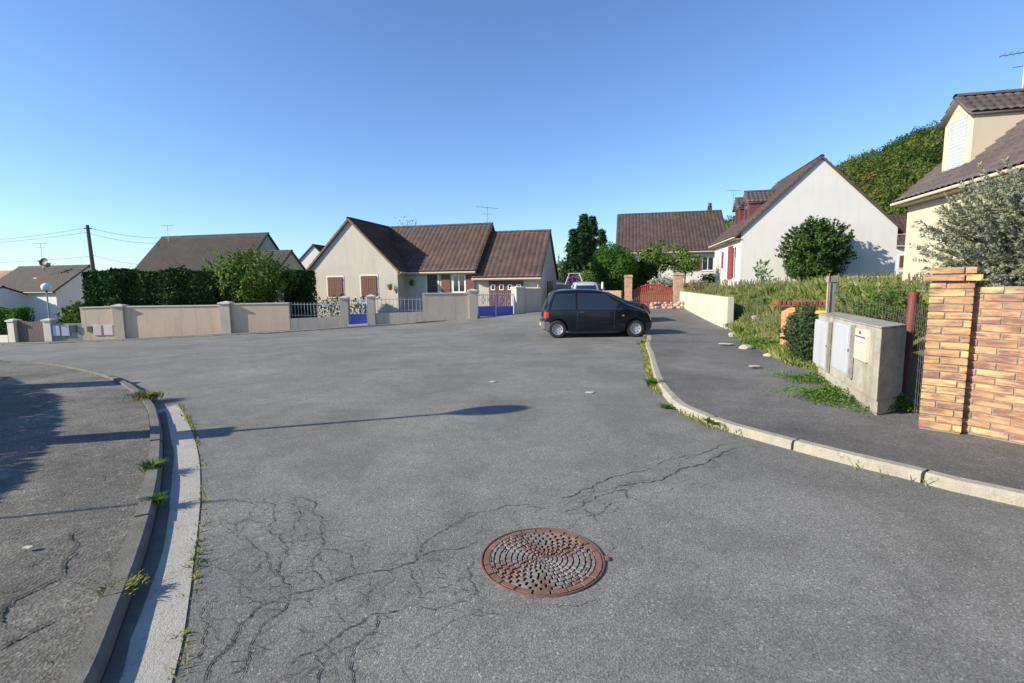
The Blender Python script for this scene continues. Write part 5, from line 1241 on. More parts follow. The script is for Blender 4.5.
def conifer(label, px, Y, top, rad, n, seed, mat=L_DARK):
    rs = np.random.RandomState(seed); q = at(px, 290, Y); z0 = T(q.x, q.y) if q.y < 60 else 0; h = at(px, top, Y).z - z0; t = thing('conifer', label, 'tree', (q.x, q.y, z0))
    P = []; N = []
    nb = int(n / 90)
    for b in range(nb):
        f = rs.uniform(.06, 1) ** .9; a = rs.uniform(0, 6.283); Lb = 1.15 * rad * (1 - f) ** 1.0 * rs.uniform(.5, 1.1) + .1; m_ = 90
        s = rs.uniform(.15, 1, m_) ** .7; x = np.cos(a) * Lb * s; y = np.sin(a) * Lb * s; z = z0 + h * f + Lb * s * .15 - (s ** 2) * Lb * .25
        p = np.column_stack([q.x + x, q.y + y, z]) + rs.normal(0, .13 + .05 * Lb, (m_, 3)) * np.array([1, 1, .7]); P.append(p); N.append(np.tile([math.cos(a) * .5, math.sin(a) * .5, .8], (m_, 1)))
    foliage(t, np.concatenate(P), np.concatenate(N), .15, mat, rs, .35, .6); mb = MB(); mb.tube([(0, 0, -.2), (0, 0, h * .96)], [.22, .03], 7)
    for k in range(14): a = rs.uniform(0, 6.28); f = rs.uniform(.1, .8); Lb = rad * (1 - f) ** .75; mb.tube([(0, 0, h * f), (math.cos(a) * Lb * .8, math.sin(a) * Lb * .8, h * f + .1)], [.06, .02], 4)
    obj('trunk', mb, BARK, t)
conifer('tallest dark conifer right of the bungalow garage', 583.5, 52, 214, 2.4, 17000, 41); conifer('dark conifer standing just behind the tallest one', 592, 55, 217, 2.0, 9000, 42); conifer('lower dark conifer nearest the bungalow garage', 573, 50, 231, 1.5, 9000, 43)
conifer('small pointed conifer above the bright thuja', 601.5, 54, 231, 1.3, 6000, 44)
q = at(561, 284, 58); bush('tree', 'low light green tree right behind the garage gable', 'tree', (q.x, q.y, .5), (1.6, 1.5, 2.2), 2400, .12, L_LIGHT, 45, 8)
q = at(588, 290, 44); bush('shrub', 'yellow-green shrub below the tallest conifer', 'shrub', (q.x, q.y, .4), (1.8, 1.2, 1.4), 2200, .1, L_LIGHT, 46, 8)
q = at(573, 286, 40); bush('purple_shrub', 'purple flowering shrub behind the silver car', 'shrub', (q.x, q.y, T(q.x, q.y)), (.75, .6, (at(573, 270, 40).z - T(q.x, q.y)) / 2), 900, .06, L_FLOW, 47, 6, tr=.03)
t = thing('swing_frame', 'pale A-shaped swing frame beside the purple shrub', 'swing', (q.x, q.y - .8, T(q.x, q.y))); mb = MB()
for s in (-.85, .85): mb.tube([(s - .25 * (1 if s > 0 else -1) * -1, -.5, -.1), (s * .45, 0, 1.9), (s + .25 * (1 if s > 0 else -1), .5, -.1)], .03, 6)
mb.tube([(-.5, 0, 1.9), (.5, 0, 1.9)], .03, 6); obj('frame', mb, WHITE, t); mb = MB(); mb.box(-.2, .2, -.12, .12, .45, .48); mb.tube([(-.18, 0, .48), (-.18, 0, 1.9)], .01, 4); mb.tube([(.18, 0, .48), (.18, 0, 1.9)], .01, 4); obj('seat', mb, BARK, t)
q = at(606, 286, 30); t = thing('marker_post', 'short white post in front of the bright thuja', 'post', (q.x - .2, q.y, T(q.x, q.y))); mb = MB(); mb.tube([(0, 0, 0), (0, 0, at(604, 282, 30).z - T(q.x, q.y))], [.1, .07], 8); obj('post', mb, WHITE, t)
# fence / wall closing the lane behind the cars
a, b = at(548, 300, 36), at(600, 300, 35); t = thing('lane_wall', 'grey wall closing the lane behind the silver car', 'wall', (a.x, a.y, 0)); mb = MB(); mb.wallseg(a, b, .2, T(a.x, a.y) - .2, at(560, 284, 36).z, T(b.x, b.y) - .2, at(596, 285, 35).z); obj('wall', mb, WALLG, t, world=True)

# silver bush behind the brick wall
def silver_bush():
    rs = np.random.RandomState(51); c = np.array([6.45, 6.0, 1.95]); rad = np.array([1.2, 1.05, .92]); t = thing('silver_shrub', 'large silvery grey-green shrub spilling over the brick wall', 'shrub', (c[0], c[1], 1.0))
    P = []; N = []; U = []; mb = MB()
    for k in range(1900):
        d = rs.normal(0, 1, 3); d /= np.linalg.norm(d); s = c + d * rad * rs.uniform(.2, .86); out = d * np.array([1, 1, .8]) + np.array([-.1, 0, .55]); out /= np.linalg.norm(out)
        L = rs.uniform(.25, .5); 
        if d[2] < -.2: out[2] = rs.uniform(-.4, .3)
        if s[2] < 1.2 and d[1] < 0: continue
        mb.tube([tuple(s), tuple(s + out * L * .5 + rs.normal(0, .01, 3)), tuple(s + out * L)], [.0025, .002, .001], 3, caps=False)
        m_ = 54; f = rs.uniform(0, 1, m_) ** .8; r = np.cross(np.tile(out, (m_, 1)), rs.normal(0, 1, (m_, 3))); r /= np.linalg.norm(r, axis=1)[:, None]
        p = s + out * (L * f)[:, None]; dirs = r * .8 + out * .75; dirs /= np.linalg.norm(dirs, axis=1)[:, None]; P.append(p); U.append(dirs); N.append(np.cross(dirs, rs.normal(0, 1, (m_, 3))))
    P = np.concatenate(P); U = np.concatenate(U); S = np.concatenate(N); S /= np.linalg.norm(S, axis=1)[:, None]; n = len(P); l = rs.uniform(.03, .066, n)[:, None]; w_ = l * .17
    V_ = np.stack([P, P + U * l * .5 + S * w_, P + U * l, P + U * l * .5 - S * w_], 1).reshape(-1, 3); o = npmesh('foliage', V_ - np.array(t.location), np.arange(n * 4).reshape(-1, 4), L_SILVER); o.parent = t
    obj('twigs', mb, BARK, t, world=True)
    mb = MB()
    for k in range(24):
        d = rs.normal(0, 1, 3); d /= np.linalg.norm(d); d[2] = abs(d[2]); e = c + d * rad * .6; mb.tube([(c[0] + rs.uniform(-.1, .1), c[1] + .1, .9), tuple(np.array([c[0], c[1], 1.3]) + d * .2), tuple(e)], [.02, .012, .005], 5)
    obj('stem', mb, BARK, t, world=True)
silver_bush()
q = Vector((5.25, 8.85)); t_ = bush('juniper', 'dark bushy shrub between the ochre pier and the meter cabinet', 'shrub', (q.x, q.y, .05), (.36, .42, .56), 11000, .03, L_JUNI, 52, 10, .35, .8, tr=.02)
q = at(884, 335, 8.2); bush('shrub', 'tangled thin shrub behind the wire mesh fence', 'shrub', (q.x, q.y, .5), (.9, .5, .55), 3800, .03, L_BUSH, 53, 10, .35, tr=.02)
# ivy at pillar foot etc.
def leafy(name, label, c, rx, ry, h, n, size, mat, seed, cat='weed', zf=None):
    rs = np.random.RandomState(seed); a = rs.uniform(0, 6.283, n); r = np.abs(rs.normal(0, .5, n)).clip(0, 1.15)
    lob = 1 + .35 * np.sin(a * 3 + seed) + .2 * np.sin(a * 7 + seed * 2); x = c[0] + np.cos(a) * r * rx * lob; y = c[1] + np.sin(a) * r * ry * lob
    z = np.array([(zf(x[i], y[i]) if zf else c[2]) for i in range(n)]) + rs.uniform(.003, 1, n) * h * (1 - .7 * r.clip(0, 1)) * (.6 + .4 * np.sin(x * 9) * np.sin(y * 8))
    P = np.column_stack([x, y, z]); N = np.tile([0, 0, 1.0], (n, 1)); v, f = leafquads(P, N, size, .5, .8, rs); v[:, 2] = np.maximum(v[:, 2], c[2] - .02 if not zf else -1)
    o = npmesh(name, v, f, mat, origin=tuple(c)); tag(o, label, cat); return o
q = gp(905, 412, .11); leafy('weed', 'green leafy weed between the meter cabinet and the brick pillar', (q[0] + .1, q[1] + .15, .11), .22, .16, .32, 900, .022, L_WEED, 61)
q = gp(880, 412, .11); leafy('weed', 'small ivy patch at the near foot of the meter cabinet', (q[0] + .1, q[1] + .12, .11), .25, .08, .1, 350, .018, L_WEED, 62)
q = gp(824, 398, .11); leafy('weed', 'green weed patch spreading on the pavement in front of the meter cabinet', (q[0], q[1], .11), .40, .55, .24, 5200, .014, L_WEED, 63)
q = gp(806, 379, .12); leafy('weed', 'low weeds at the foot of the juniper', (q[0], q[1], .12), .45, .5, .16, 2900, .015, L_WEED, 64)
q = gp(752, 322, .2); leafy('weed', 'tall weeds at the near end of the white wall', (q[0] - .1, q[1] + .0, .12), .7, 1.0, .4, 6000, .03, L_WEED, 65)
q = gp(765, 345, .15); leafy('weed', 'weeds between the pale rocks and the ochre pier', (q[0] + .1, q[1] + .3, .12), .5, .9, .25, 3000, .025, L_WEED, 66)
leafy('weed', 'thick weeds in the hollow behind the near end of the white wall', (8.3, 16.5, .2), .9, 1.0, .5, 7000, .035, L_BUSH, 67, zf=lambda x, y: Gm(x, y) if inside_br(x, y) else .1)
for i, (px, py, s, lb) in enumerate(((757, 328, .42, 'pale flat rock highest on the grassy bank'), (769, 321, .3, 'small rounded rock near the top of the bank'), (768, 338, .62, 'large flat pale rock left of the ochre pier'), (748, 345, .3, 'small pale rock at the pavement edge'), (775, 353, .38, 'low pale rock at the foot of the ochre pier'), (735, 333, .28, 'pale rock nearest the white wall'))):
    q = gp(px, py, .16); z = max(.1, Gm(*q) if inside_br(*q) else .12) - .045; mb = MB(); rr = random.Random(i); pts = []
    mb.lathe([(.01, -.05), (s * .5, -.04), (s * .5, .06 * 1), (s * .38, .12), (.01, .13)], (0, 0, 0), 11)
    for k in range(len(mb.v)): v = Vector(mb.v[k]); nn_ = noise.noise(v * 4 + Vector((i * 5, 0, 0))); v.x *= 1 + .9 * nn_; v.y *= (.6 + .8 * nn_); v.z *= .75; v.z += .05 * noise.noise(v * 7); mb.v[k] = tuple(v)
    o = obj('rock', mb, ROCK, smooth=False, bevel=.02); place(o, (q[0], q[1], z), rr.uniform(-.6, .6)); tag(o, lb, 'rock')

# long grass on the bank
def grass(n, seed, near=False):
    rs = np.random.RandomState(seed); Vv = []; m_ = 0; pts = []
    while m_ < n:
        y = 8 + 30 * rs.rand() ** 1.25; x = rs.uniform(5, 26)
        if x / y > 1.15 or x / y < .2 or not inside_br(x, y): continue
        if 10 < y and x / y < .36 and y > 31.5 and rs.rand() < .5: continue
        d, i = dist_br(x, y)
        if i <= 1 and x < 9.3: continue
        if y > 27 and x > 13.6 + (y - 30) * .2 - .3 and y > 30 - (x - 13.6) * .2 - .4: continue
        if x > 14.6 - (18.8 - y) * .23 and y < 19 : continue
        if near and (d > 3.2 or y > 19): continue
        cl = noise.noise(Vector((x * .7, y * .7, 1.0))) * .5 + noise.noise(Vector((x * 2.3, y * 2.3, 4.0))) * .5
        lawn = (y > 27)
        if not lawn and rs.rand() > .85 + cl: continue
        h = (.13 if lawn else .27 + .55 * max(-.35, cl)) * rs.uniform(.5, 1.3) * (.45 + .55 * ss(.2, 2.5, d)); z = Gm(x, y) - .02; a = rs.uniform(0, 6.283); wv = rs.uniform(.006, .013) * (.6 + y * .045)
        lx, ly = rs.normal(0, .22, 2) * h * 1.6; sx, sy = math.cos(a) * wv, math.sin(a) * wv
        pts.append(((x - sx, y - sy, z), (x + sx, y + sy, z), (x + sx * .8 + lx * .4, y + sy * .8 + ly * .4, z + h * .6), (x + lx, y + ly, z + h))); m_ += 1
    V_ = np.array(pts).reshape(-1, 3); o = npmesh('grass', V_, np.arange(len(V_)).reshape(-1, 4), L_GRASS); tag(o, 'long dry green grass at the foot of the bank by the rocks and fence' if near else 'long dry green grass covering the bank below the white gable', 'grass', kind='stuff')
grass(170000, 71); grass(45000, 74, True)
def stalks(n, seed):
    rs = np.random.RandomState(seed); Vv = []
    while len(Vv) < n * 4:
        y = rs.uniform(8, 27); x = y * rs.uniform(.36, 1.1)
        if not inside_br(x, y) or dist_br(x, y)[0] < .4 or x > 14.3 - (18.8 - y) * .23 and y < 19.5 or noise.noise(Vector((x * .6, y * .6, 7))) < -.1: continue
        h = rs.uniform(.35, .75); z = Gm(x, y); lx, ly = rs.normal(0, .12, 2); w_ = .0035 + .0004 * y
        Vv += [(x - w_, y, z), (x + w_, y, z), (x + lx + w_ * 1.6, y + ly, z + h), (x + lx - w_ * 1.6, y + ly, z + h)]
    tag(npmesh('dry_stalks', np.array(Vv), np.arange(len(Vv)).reshape(-1, 4), leafmat('dry_stalk', [(.16, .2, .06), (.28, .28, .11), (.42, .38, .2)], hue_noise=.5)), 'dry straw coloured stalks standing above the grass of the bank', 'grass', kind='stuff')
stalks(1500, 75)
rs = np.random.RandomState(72)
rs = np.random.RandomState(73); P = []
for k in range(11000):
    y = rs.uniform(7.5, 24); x = y * rs.uniform(.5, 1.0)
    if inside_br(x, y) and dist_br(x, y)[0] > .15 and noise.noise(Vector((x * .9, y * .9, 9))) > -.05 and not (x > 14.3 - (18.8 - y) * .23 and y < 19.2): P.append((x, y, Gm(x, y) + rs.uniform(0, .24)))
P = np.array(P); v, f = leafquads(P, np.tile([0, 0, 1.0], (len(P), 1)), .022, .45, .8, rs); tag(npmesh('weeds', v, f, L_WEED), 'broad leaved weeds growing through the long grass on the bank', 'weeds', kind='stuff')

# weeds along the right kerb, and tufts on the left kerb
V_ = []; rs = np.random.RandomState(81); fine = resample(KRl, 700)
for k in range(5200):
    i = rs.randint(0, 440); p = fine[i]
    dens = .5 + .9 * noise.noise(Vector((p.y * .8, 2, 0))) + (.25 if p.y > 7 else -.45)
    if rs.rand() > dens: continue
    e = rs.normal(-.02, .035); q = offset([fine[max(0, i - 1)], fine[i], fine[i + 1]], e)[1]; h = rs.uniform(.02, .10); a = rs.uniform(0, 6.28); s = .004 + .0005 * q.y; lx, ly = rs.normal(0, .5, 2) * h; z = T(q.x, q.y)
    V_ += [(q.x - s * math.cos(a), q.y - s * math.sin(a), z), (q.x + s * math.cos(a), q.y + s * math.sin(a), z), (q.x + lx * .5 + s, q.y + ly * .5, z + h * .6), (q.x + lx, q.y + ly, z + h)]
tag(npmesh('weeds', np.array(V_), np.arange(len(V_)).reshape(-1, 4), L_DRYW), 'yellowing weeds growing along the foot of the right kerb', 'weeds', kind='stuff')
V_ = []; fine = resample(KLl, 900)
for k in range(3800):
    far = rs.rand() < .45
    if far:
        i = rs.randint(330, 640); p = fine[i]; e = rs.normal(.03, .03); q = offset([fine[i - 1], fine[i], fine[i + 1]], e)[1]
        if not (-9.5 < q.x < -4.3): continue
        if rs.rand() > .35 + noise.noise(Vector((q.x * 1.2, q.y, 0))): continue
    else:
        i = rs.randint(0, len(GO) - 30); t_ = rs.rand(); q = GO[i].lerp(GO[i + 1], t_) + Vector((rs.normal(.02, .02), rs.normal(0, .02)))
        if q.y < 1.2 or rs.rand() > .3 + 1.2 * noise.noise(Vector((q.y * 1.6, 5, 0))): continue
    h = rs.uniform(.01, .045); a = rs.uniform(0, 6.28); s = .003 + .0006 * q.y; lx, ly = rs.normal(0, .5, 2) * h; z = T(q.x, q.y)
    V_ += [(q.x - s * math.cos(a), q.y - s * math.sin(a), z), (q.x + s * math.cos(a), q.y + s * math.sin(a), z), (q.x + lx * .5 + s, q.y + ly * .5, z + h * .6), (q.x + lx, q.y + ly, z + h)]
tag(npmesh('weeds', np.array(V_), np.arange(len(V_)).reshape(-1, 4), L_DRYW), 'dry little weeds in the joint between gutter and road', 'weeds', kind='stuff')
for i, (px, py, r, h, n, mt, lb) in enumerate(((147, 399, .34, .42, 600, L_DRYW, 'yellow-green weed tuft at the far end of the concrete gutter'), (152, 470, .12, .3, 150, L_WEED, 'tall thin weed on the left kerb above the shadow line'), (157, 503, .1, .2, 150, L_WEED, 'green weed tuft on the left kerb just below the thin shadow'),
        (121, 590, .16, .13, 320, L_DRYW, 'flat leafy weed on the left kerb nearest the camera'), (194, 578, .05, .05, 60, L_DRYW, 'tiny dry tuft at the edge of the gutter, upper one'), (181, 635, .05, .06, 60, L_DRYW, 'tiny dry tuft at the edge of the gutter, nearest the camera'),
        (655, 383, .12, .2, 160, L_WEED, 'green tuft on the right kerb at its sharpest bend'), (672, 404, .14, .1, 170, L_WEED, 'low green tuft at the foot of the right kerb bend'), (714, 423, .08, .1, 80, L_WEED, 'small tuft in a joint of the right kerb'), (645, 341, .2, .2, 160, L_DRYW, 'yellow tuft at the far end of the right kerb by the black car'),
        (864, 452, .05, .035, 60, L_WEED, 'tiny moss tuft on top of the right kerb'))):
    zt_ = 0 if 170 < px < 640 else .05; q = gp(px, py, zt_); weed('weed', lb, (q[0], q[1], (T(*q) if px > 600 and px < 700 else zt_)), r * (.6 if px < 640 else 1), h * (.45 if px < 640 else 1), n, mt, 90 + i, up=.7 if h > .1 else .45, wd=.0035 if px < 640 else .009)
# little debris on road and pavements
for i, (px, py, s, lb) in enumerate(((28, 548, .03, 'white paper scrap lying on the left pavement'), (590, 392.5, .09, 'pale flattened scrap on the road below the black car'), (493, 381.5, .07, 'small pale scrap in the middle of the road'), (754, 366, .12, 'pale paper scrap on the right pavement'), (726, 343, .2, 'flattened pale paper on the right pavement near the white wall'))):
    z = .07 if px < 200 else (.004 if px < 640 else .125); q = gp(px, py, z); rr = random.Random(i); mb = MB(); k = 9
    ring = [(math.cos(6.283 * j / k) * s * rr.uniform(.6, 1), math.sin(6.283 * j / k) * s * rr.uniform(.4, .8)) for j in range(k)]
    mb.add([(x, y, .001) for x, y in ring] + [(x, y, .006 + rr.uniform(0, .004)) for x, y in ring], [tuple(range(k))[::-1], tuple(range(k, 2 * k))] + [(j, (j + 1) % k, (j + 1) % k + k, j + k) for j in range(k)])
    o = obj('paper_scrap', mb, LOWW); place(o, (q[0], q[1], z + (T(*q) if px < 640 else T(*q)))); tag(o, lb, 'litter')

# ---------------------------------------------------------------- manhole cover
c = Vector(gp(542.5, 559)); mh = thing('manhole_cover', 'round rusty cast iron manhole cover in the cracked road', 'manhole cover', (c.x, c.y, 0), R(12)); RO = .362
RUSTM, t_, b_, nd, lk = newmat('cover_iron'); co = nd('ShaderNodeTexCoord').outputs['Object']
f = mr(nd, lk, nz(nd, lk, co, 3.4, 5, .7), .44, .54); f2 = mr(nd, lk, nz(nd, lk, co, 45, 4, .8), .3, .7)
rustc = mixc(nd, lk, f2, (.13, .075, .055), (.24, .145, .11)); grey = mixc(nd, lk, f2, (.17, .155, .14), (.30, .275, .25)); lk(mixc(nd, lk, f, rustc, grey), b_.inputs['Base Color'])
b_.inputs['Roughness'].default_value = .7; b_.inputs['Metallic'].default_value = .15; bump(nd, lk, b_, nz(nd, lk, co, 150, 4, .8), .5, .004)
GROOVE = M2('groove_dirt', (.045, .03, .022), (.10, .065, .05), 30, .95)
mb = MB(); mb.lathe([(RO - .012, -.02), (RO - .012, .006), (RO - .010, .009), (RO - .002, .009), (RO, .006), (RO + .004, -.01)], (0, 0, 0), 72); obj('frame', mb, M2('frame_iron', (.11, .06, .042), (.18, .10, .075), 14, .7, .4, 80, metal=.15), mh)
mb = MB(); mb.lathe([(.001, .0), (RO - .013, .0), (RO - .013, -.02)], (0, 0, 0), 64); obj('base', mb, GROOVE, mh)
mb = MB(); rr = random.Random(12)
SC_ = .965
rings = [(.016, .034, 6), (.040, .060, 16), (.066, .088, 16), (.094, .118, 24), (.124, .150, 24), (.156, .184, 24), (.190, .220, 32), (.226, .256, 32), (.262, .290, 32), (.296, .317, 32)]
def cell(r0, r1, a0, a1, z, inset=.0022, seg=3):
    vs_ = []
    for (r, z_) in ((r0, 0), (r1, 0)): vs_ += [(r * math.cos(a0 + (a1 - a0) * k / seg), r * math.sin(a0 + (a1 - a0) * k / seg), .0) for k in range(seg + 1)]
    r0i, r1i = r0 + inset, r1 - inset; da = inset / ((r0 + r1) / 2)
    for r in (r0i, r1i): vs_ += [(r * math.cos(a0 + da + (a1 - a0 - 2 * da) * k / seg), r * math.sin(a0 + da + (a1 - a0 - 2 * da) * k / seg), z) for k in range(seg + 1)]
    n = seg + 1; fs = []
    for k in range(seg): fs += [(2 * n + k, 3 * n + k, 3 * n + k + 1, 2 * n + k + 1), (k, 2 * n + k, 2 * n + k + 1, k + 1), (n + k, n + k + 1, 3 * n + k + 1, 3 * n + k)]
    fs += [(0, n, 3 * n, 2 * n), (n - 1, 3 * n - 1, 4 * n - 1, 2 * n - 1)]; mb.add(vs_, fs)
for ri, (r0, r1, n) in enumerate(rings):
    r0 *= SC_; r1 *= SC_
    ph_ = .5 * (ri % 2)
    for k in range(n):
        a0 = 2 * math.pi * (k + ph_) / n; a1 = a0 + 2 * math.pi / n; g = (.0035 + .006 * (r0 / .3) * .5) / ((r0 + r1) / 2)
        z = .008 + rr.uniform(-.001, .001)
        if rr.random() < .05: z = .003
        if ri >= 7 and k % 2 == 0 and rr.random() < .4: cell(r0, (r0 + r1) / 2 - .001, a0 + g, a1 - g, z); cell((r0 + r1) / 2 + .002, r1, a0 + g, a1 - g, z)
        else: cell(r0, r1, a0 + g, a1 - g, z)
mb.lathe([(.012, 0), (.011, .009), (0.001, .009)], (0, 0, 0), 12)
obj('pattern', mb, RUSTM, mh)
mb = MB()
for k in range(22):
    a0 = 2 * math.pi * k / 22; cell(.309, RO - .017, a0 + .012, a0 + 2 * math.pi / 22 - .012, .0075, .0018, 4); 
obj('rim', mb, M2('rim_iron', (.16, .085, .06), (.26, .145, .105), 9, .7, .4, 80, metal=.15, c3=(.2, .17, .15)), mh)
mb = MB(); q = FR[mh.name].inverted() @ Vector((*gp(607, 559.5), 0)); mb.box(RO + .002, RO + .028, -.022, .022, -.02, .012); mb.xf(Matrix.Rotation(math.atan2(q.y, q.x), 4, 'Z')); obj('hinge_lug', mb, RUST, mh, bevel=.004)

# ---------------------------------------------------------------- cars
import bmesh
def paint(name, c, rough=.16):
    m, t, b, nd, lk = newmat(name); b.inputs['Base Color'].default_value = (*c, 1); b.inputs['Roughness'].default_value = rough; b.inputs['Metallic'].default_value = .2; b.inputs['Coat Weight'].default_value = .35; b.inputs['Specular IOR Level'].default_value = .35; b.inputs['Coat Roughness'].default_value = .06; return m
TAILR = M2('tail_lamp_red', (.28, .012, .012), (.5, .02, .02), 4, .2, coat=.6); HEADL = M2('headlamp_glass', (.55, .58, .6), (.7, .72, .74), 9, .12, metal=.4, coat=.8)
PLASTIC = M2('bumper_plastic', (.05, .052, .055), (.065, .067, .07), 6, .6); PLASTG = M2('grey_bumper', (.09, .095, .11), (.12, .125, .14), 6, .55); ALU = M2('silver_cover', (.5, .51, .53), (.6, .61, .63), 6, .35, metal=.5); ORANGE = M2('indicator', (.75, .3, .05), (.8, .35, .07), 4, .3)
def car(label, loc, rz, top, L, HW, wheels, belt, windows, screen, rearscreen, pm, lamps=True, wr=.27):
    """top: upper outline (x,z) from rear bumper foot to front bumper foot; x forward, origin at the rear"""
    t = thing('parked_car', label, 'car', loc, rz)
    prof = list(top)
    bot = []; ar = wr + .055; zf = .19
    for wx in sorted(wheels, reverse=True):
        pts = []
        for k in range(13):
            a = math.pi * k / 12; pts.append((wx + ar * math.cos(a), max(zf, wr + ar * math.sin(a) if True else 0)))
        bot += [(wx + ar, zf)] + pts[0:] + [(wx - ar, zf)]
    outl = prof + [p for i, p in enumerate(bot) if i == 0 or (abs(p[0] - bot[i - 1][0]) + abs(p[1] - bot[i - 1][1])) > .004]
    Hmax = max(z for _, z in top)
    def wmap(x, y, z):
        u = (x - L * .5) / (L * .5); plan = 1 - .11 * abs(u) ** 5 - .03 * u * u
        lo = max(0, (.55 - z) / .4); hi = max(0, (z - belt) / (Hmax - belt)); tb = 1 - .045 * lo ** 2 - .22 * hi ** 1.15 - .02 * max(0, (z - .6)) * 2
        yy = y * HW * plan * tb; f = abs(y) ** 3
        xx = x - (.11 * f if u > 0 else -.09 * f) * min(1, max(0, (abs(u) - .55) / .45)) ; zz = z - (.045 * abs(y) ** 4 if z > belt - .05 else 0)
        return (xx, yy, zz)
    def build(name, poly3, mat, parent, cutx=True, smooth=True, edge=None):
        bm = bmesh.new(); poly3(bm)
        for k in range(1, int(L / .16)): bmesh.ops.bisect_plane(bm, geom=bm.verts[:] + bm.edges[:] + bm.faces[:], plane_co=(k * .16, 0, 0), plane_no=(1, 0, 0))
        for z in (.3, .42, .55, .68, .8, .9, 1.0, 1.1, 1.2, 1.3): bmesh.ops.bisect_plane(bm, geom=bm.verts[:] + bm.edges[:] + bm.faces[:], plane_co=(0, 0, z), plane_no=(0, 0, 1))
        for y in (-.9, -.7, -.4, 0, .4, .7, .9): bmesh.ops.bisect_plane(bm, geom=bm.verts[:] + bm.edges[:] + bm.faces[:], plane_co=(0, y, 0), plane_no=(0, 1, 0))
        for v in bm.verts: v.co = wmap(*v.co)
        bmesh.ops.recalc_face_normals(bm, faces=bm.faces[:]); me = bpy.data.meshes.new(name); bm.to_mesh(me); bm.free(); me.materials.append(mat)
        if smooth: me.polygons.foreach_set('use_smooth', [True] * len(me.polygons))
        o = bpy.data.objects.new(name, me); C.objects.link(o); o.parent = parent
        if smooth:
            b = o.modifiers.new('b', 'BEVEL'); b.width = .02; b.segments = 2; b.limit_method = 'ANGLE'; b.angle_limit = R(38)
        return o
    def prism(bm):
        a = [bm.verts.new((x, -1, z)) for x, z in outl]; b = [bm.verts.new((x, 1, z)) for x, z in outl]; bm.faces.new(a); bm.faces.new(b[::-1]); n = len(a)
        for i in range(n): bm.faces.new((a[i], b[i], b[(i + 1) % n], a[(i + 1) % n]))
    body = build('body', prism, pm, t)
    def sidepatch(name, poly, mat, parent=None, s=1.006):
        for sg in (-1, 1):
            def f(bm):
                a = [bm.verts.new((x, sg * s, z)) for x, z in poly]; b = [bm.verts.new((x, sg * (s - .02), z)) for x, z in poly]; bm.faces.new(a); bm.faces.new(b[::-1]); n = len(a)
                for i in range(n): bm.faces.new((a[i], b[i], b[(i + 1) % n], a[(i + 1) % n]))
            build(name, f, mat, parent or t, smooth=False)
    def strip(name, p, q, y0, y1, mat, parent=None, out=.006, th=.02):
        d = Vector((q[0] - p[0], q[1] - p[1])).normalized(); n = Vector((-d.y, d.x)); n = n if True else n
        P = [Vector(p) + n * out, Vector(q) + n * out, Vector(q) - n * th, Vector(p) - n * th]
        def f(bm):
            a = [bm.verts.new((v.x, y0, v.y)) for v in P]; b = [bm.verts.new((v.x, y1, v.y)) for v in P]; bm.faces.new(a); bm.faces.new(b[::-1])
            for i in range(4): bm.faces.new((a[i], b[i], b[(i + 1) % 4], a[(i + 1) % 4]))
        return build(name, f, mat, parent or t, smooth=False)
    for w_ in windows:
        cx_, cz_ = sum(q[0] for q in w_) / len(w_), sum(q[1] for q in w_) / len(w_); sidepatch('window_seal', [(cx_ + (q[0] - cx_) * 1.05, cz_ + (q[1] - cz_) * 1.10) for q in w_], RUBBER, s=1.003); sidepatch('side_window', w_, CARGL, s=1.008)
    strip('windscreen', screen[0], screen[1], -.86, .86, CARGL); strip('rear_window', rearscreen[0], rearscreen[1], -.82, .82, CARGL)
    # doors gap lines, sill, bumpers
    dx = [w[0][0] for w in windows]
    xb = windows[-1][-1][0] - .03
    for x in (windows[0][1][0] + .045, windows[-1][0][0] + .02 if False else windows[0][1][0] + 1.17): sidepatch('door_gap', [(x - .006, .3), (x + .006, .3), (x + .006, belt - .02), (x - .006, belt - .02)], DARKM, s=1.003)
    sidepatch('rub_strip', [(wheels[0] + ar + .03, .45), (wheels[1] - ar - .03, .45), (wheels[1] - ar - .03, .5), (wheels[0] + ar + .03, .5)], pm, s=1.010)
    hx = windows[0][1][0] + .12; sidepatch('door_handle', [(hx, belt - .13), (hx + .12, belt - .13), (hx + .12, belt - .09), (hx, belt - .09)], PLASTIC, s=1.02)
    fz = top[-1]; 
    sidepatch('bumper', [(.02, .22), (.18, .24), (.13, .5), (.0, .5)], PLASTG, s=1.014); sidepatch('bumper', [(L - .2, .22), (L - .03, .22), (L + .005, .48), (L - .16, .44)], PLASTIC, s=1.014)
    strip('bumper', (.0, .28), (-.005, .5), -.98, .98, PLASTG, out=.02); strip('bumper', (L + .0, .5), (L - .02, .26), -.98, .98, PLASTIC, out=.02)
    sidepatch('tail_lamp', [(.03, .62), (.10, .62), (.11, .80), (.06, .80)], TAILR, s=1.01); strip('tail_lamp', (.03, .60), (.055, .80), -.98, -.72, TAILR, out=.012); strip('tail_lamp', (.03, .60), (.055, .80), .72, .98, TAILR, out=.012)
    i_f = [i for i, p in enumerate(top) if p[0] > L - .35 and p[1] > .55][0]; pa, pb = Vector(top[i_f]), Vector(top[i_f + 1])
    for s in (-1, 1): strip('headlight', pa.lerp(pb, .0), pa.lerp(pb, .98), *sorted((s * .50, s * .985)), HEADL, out=.016)
    sidepatch('indicator', [(wheels[1] - .42, .66), (wheels[1] - .36, .66), (wheels[1] - .36, .69), (wheels[1] - .42, .69)], ORANGE, s=1.012)
    strip('number_plate', (L + .006, .44), (L - .004, .34), -.32, .32, WHITE, out=.03); strip('number_plate', (-.0, .34), (-.004, .44), -.26, .26, YEL, out=.022)
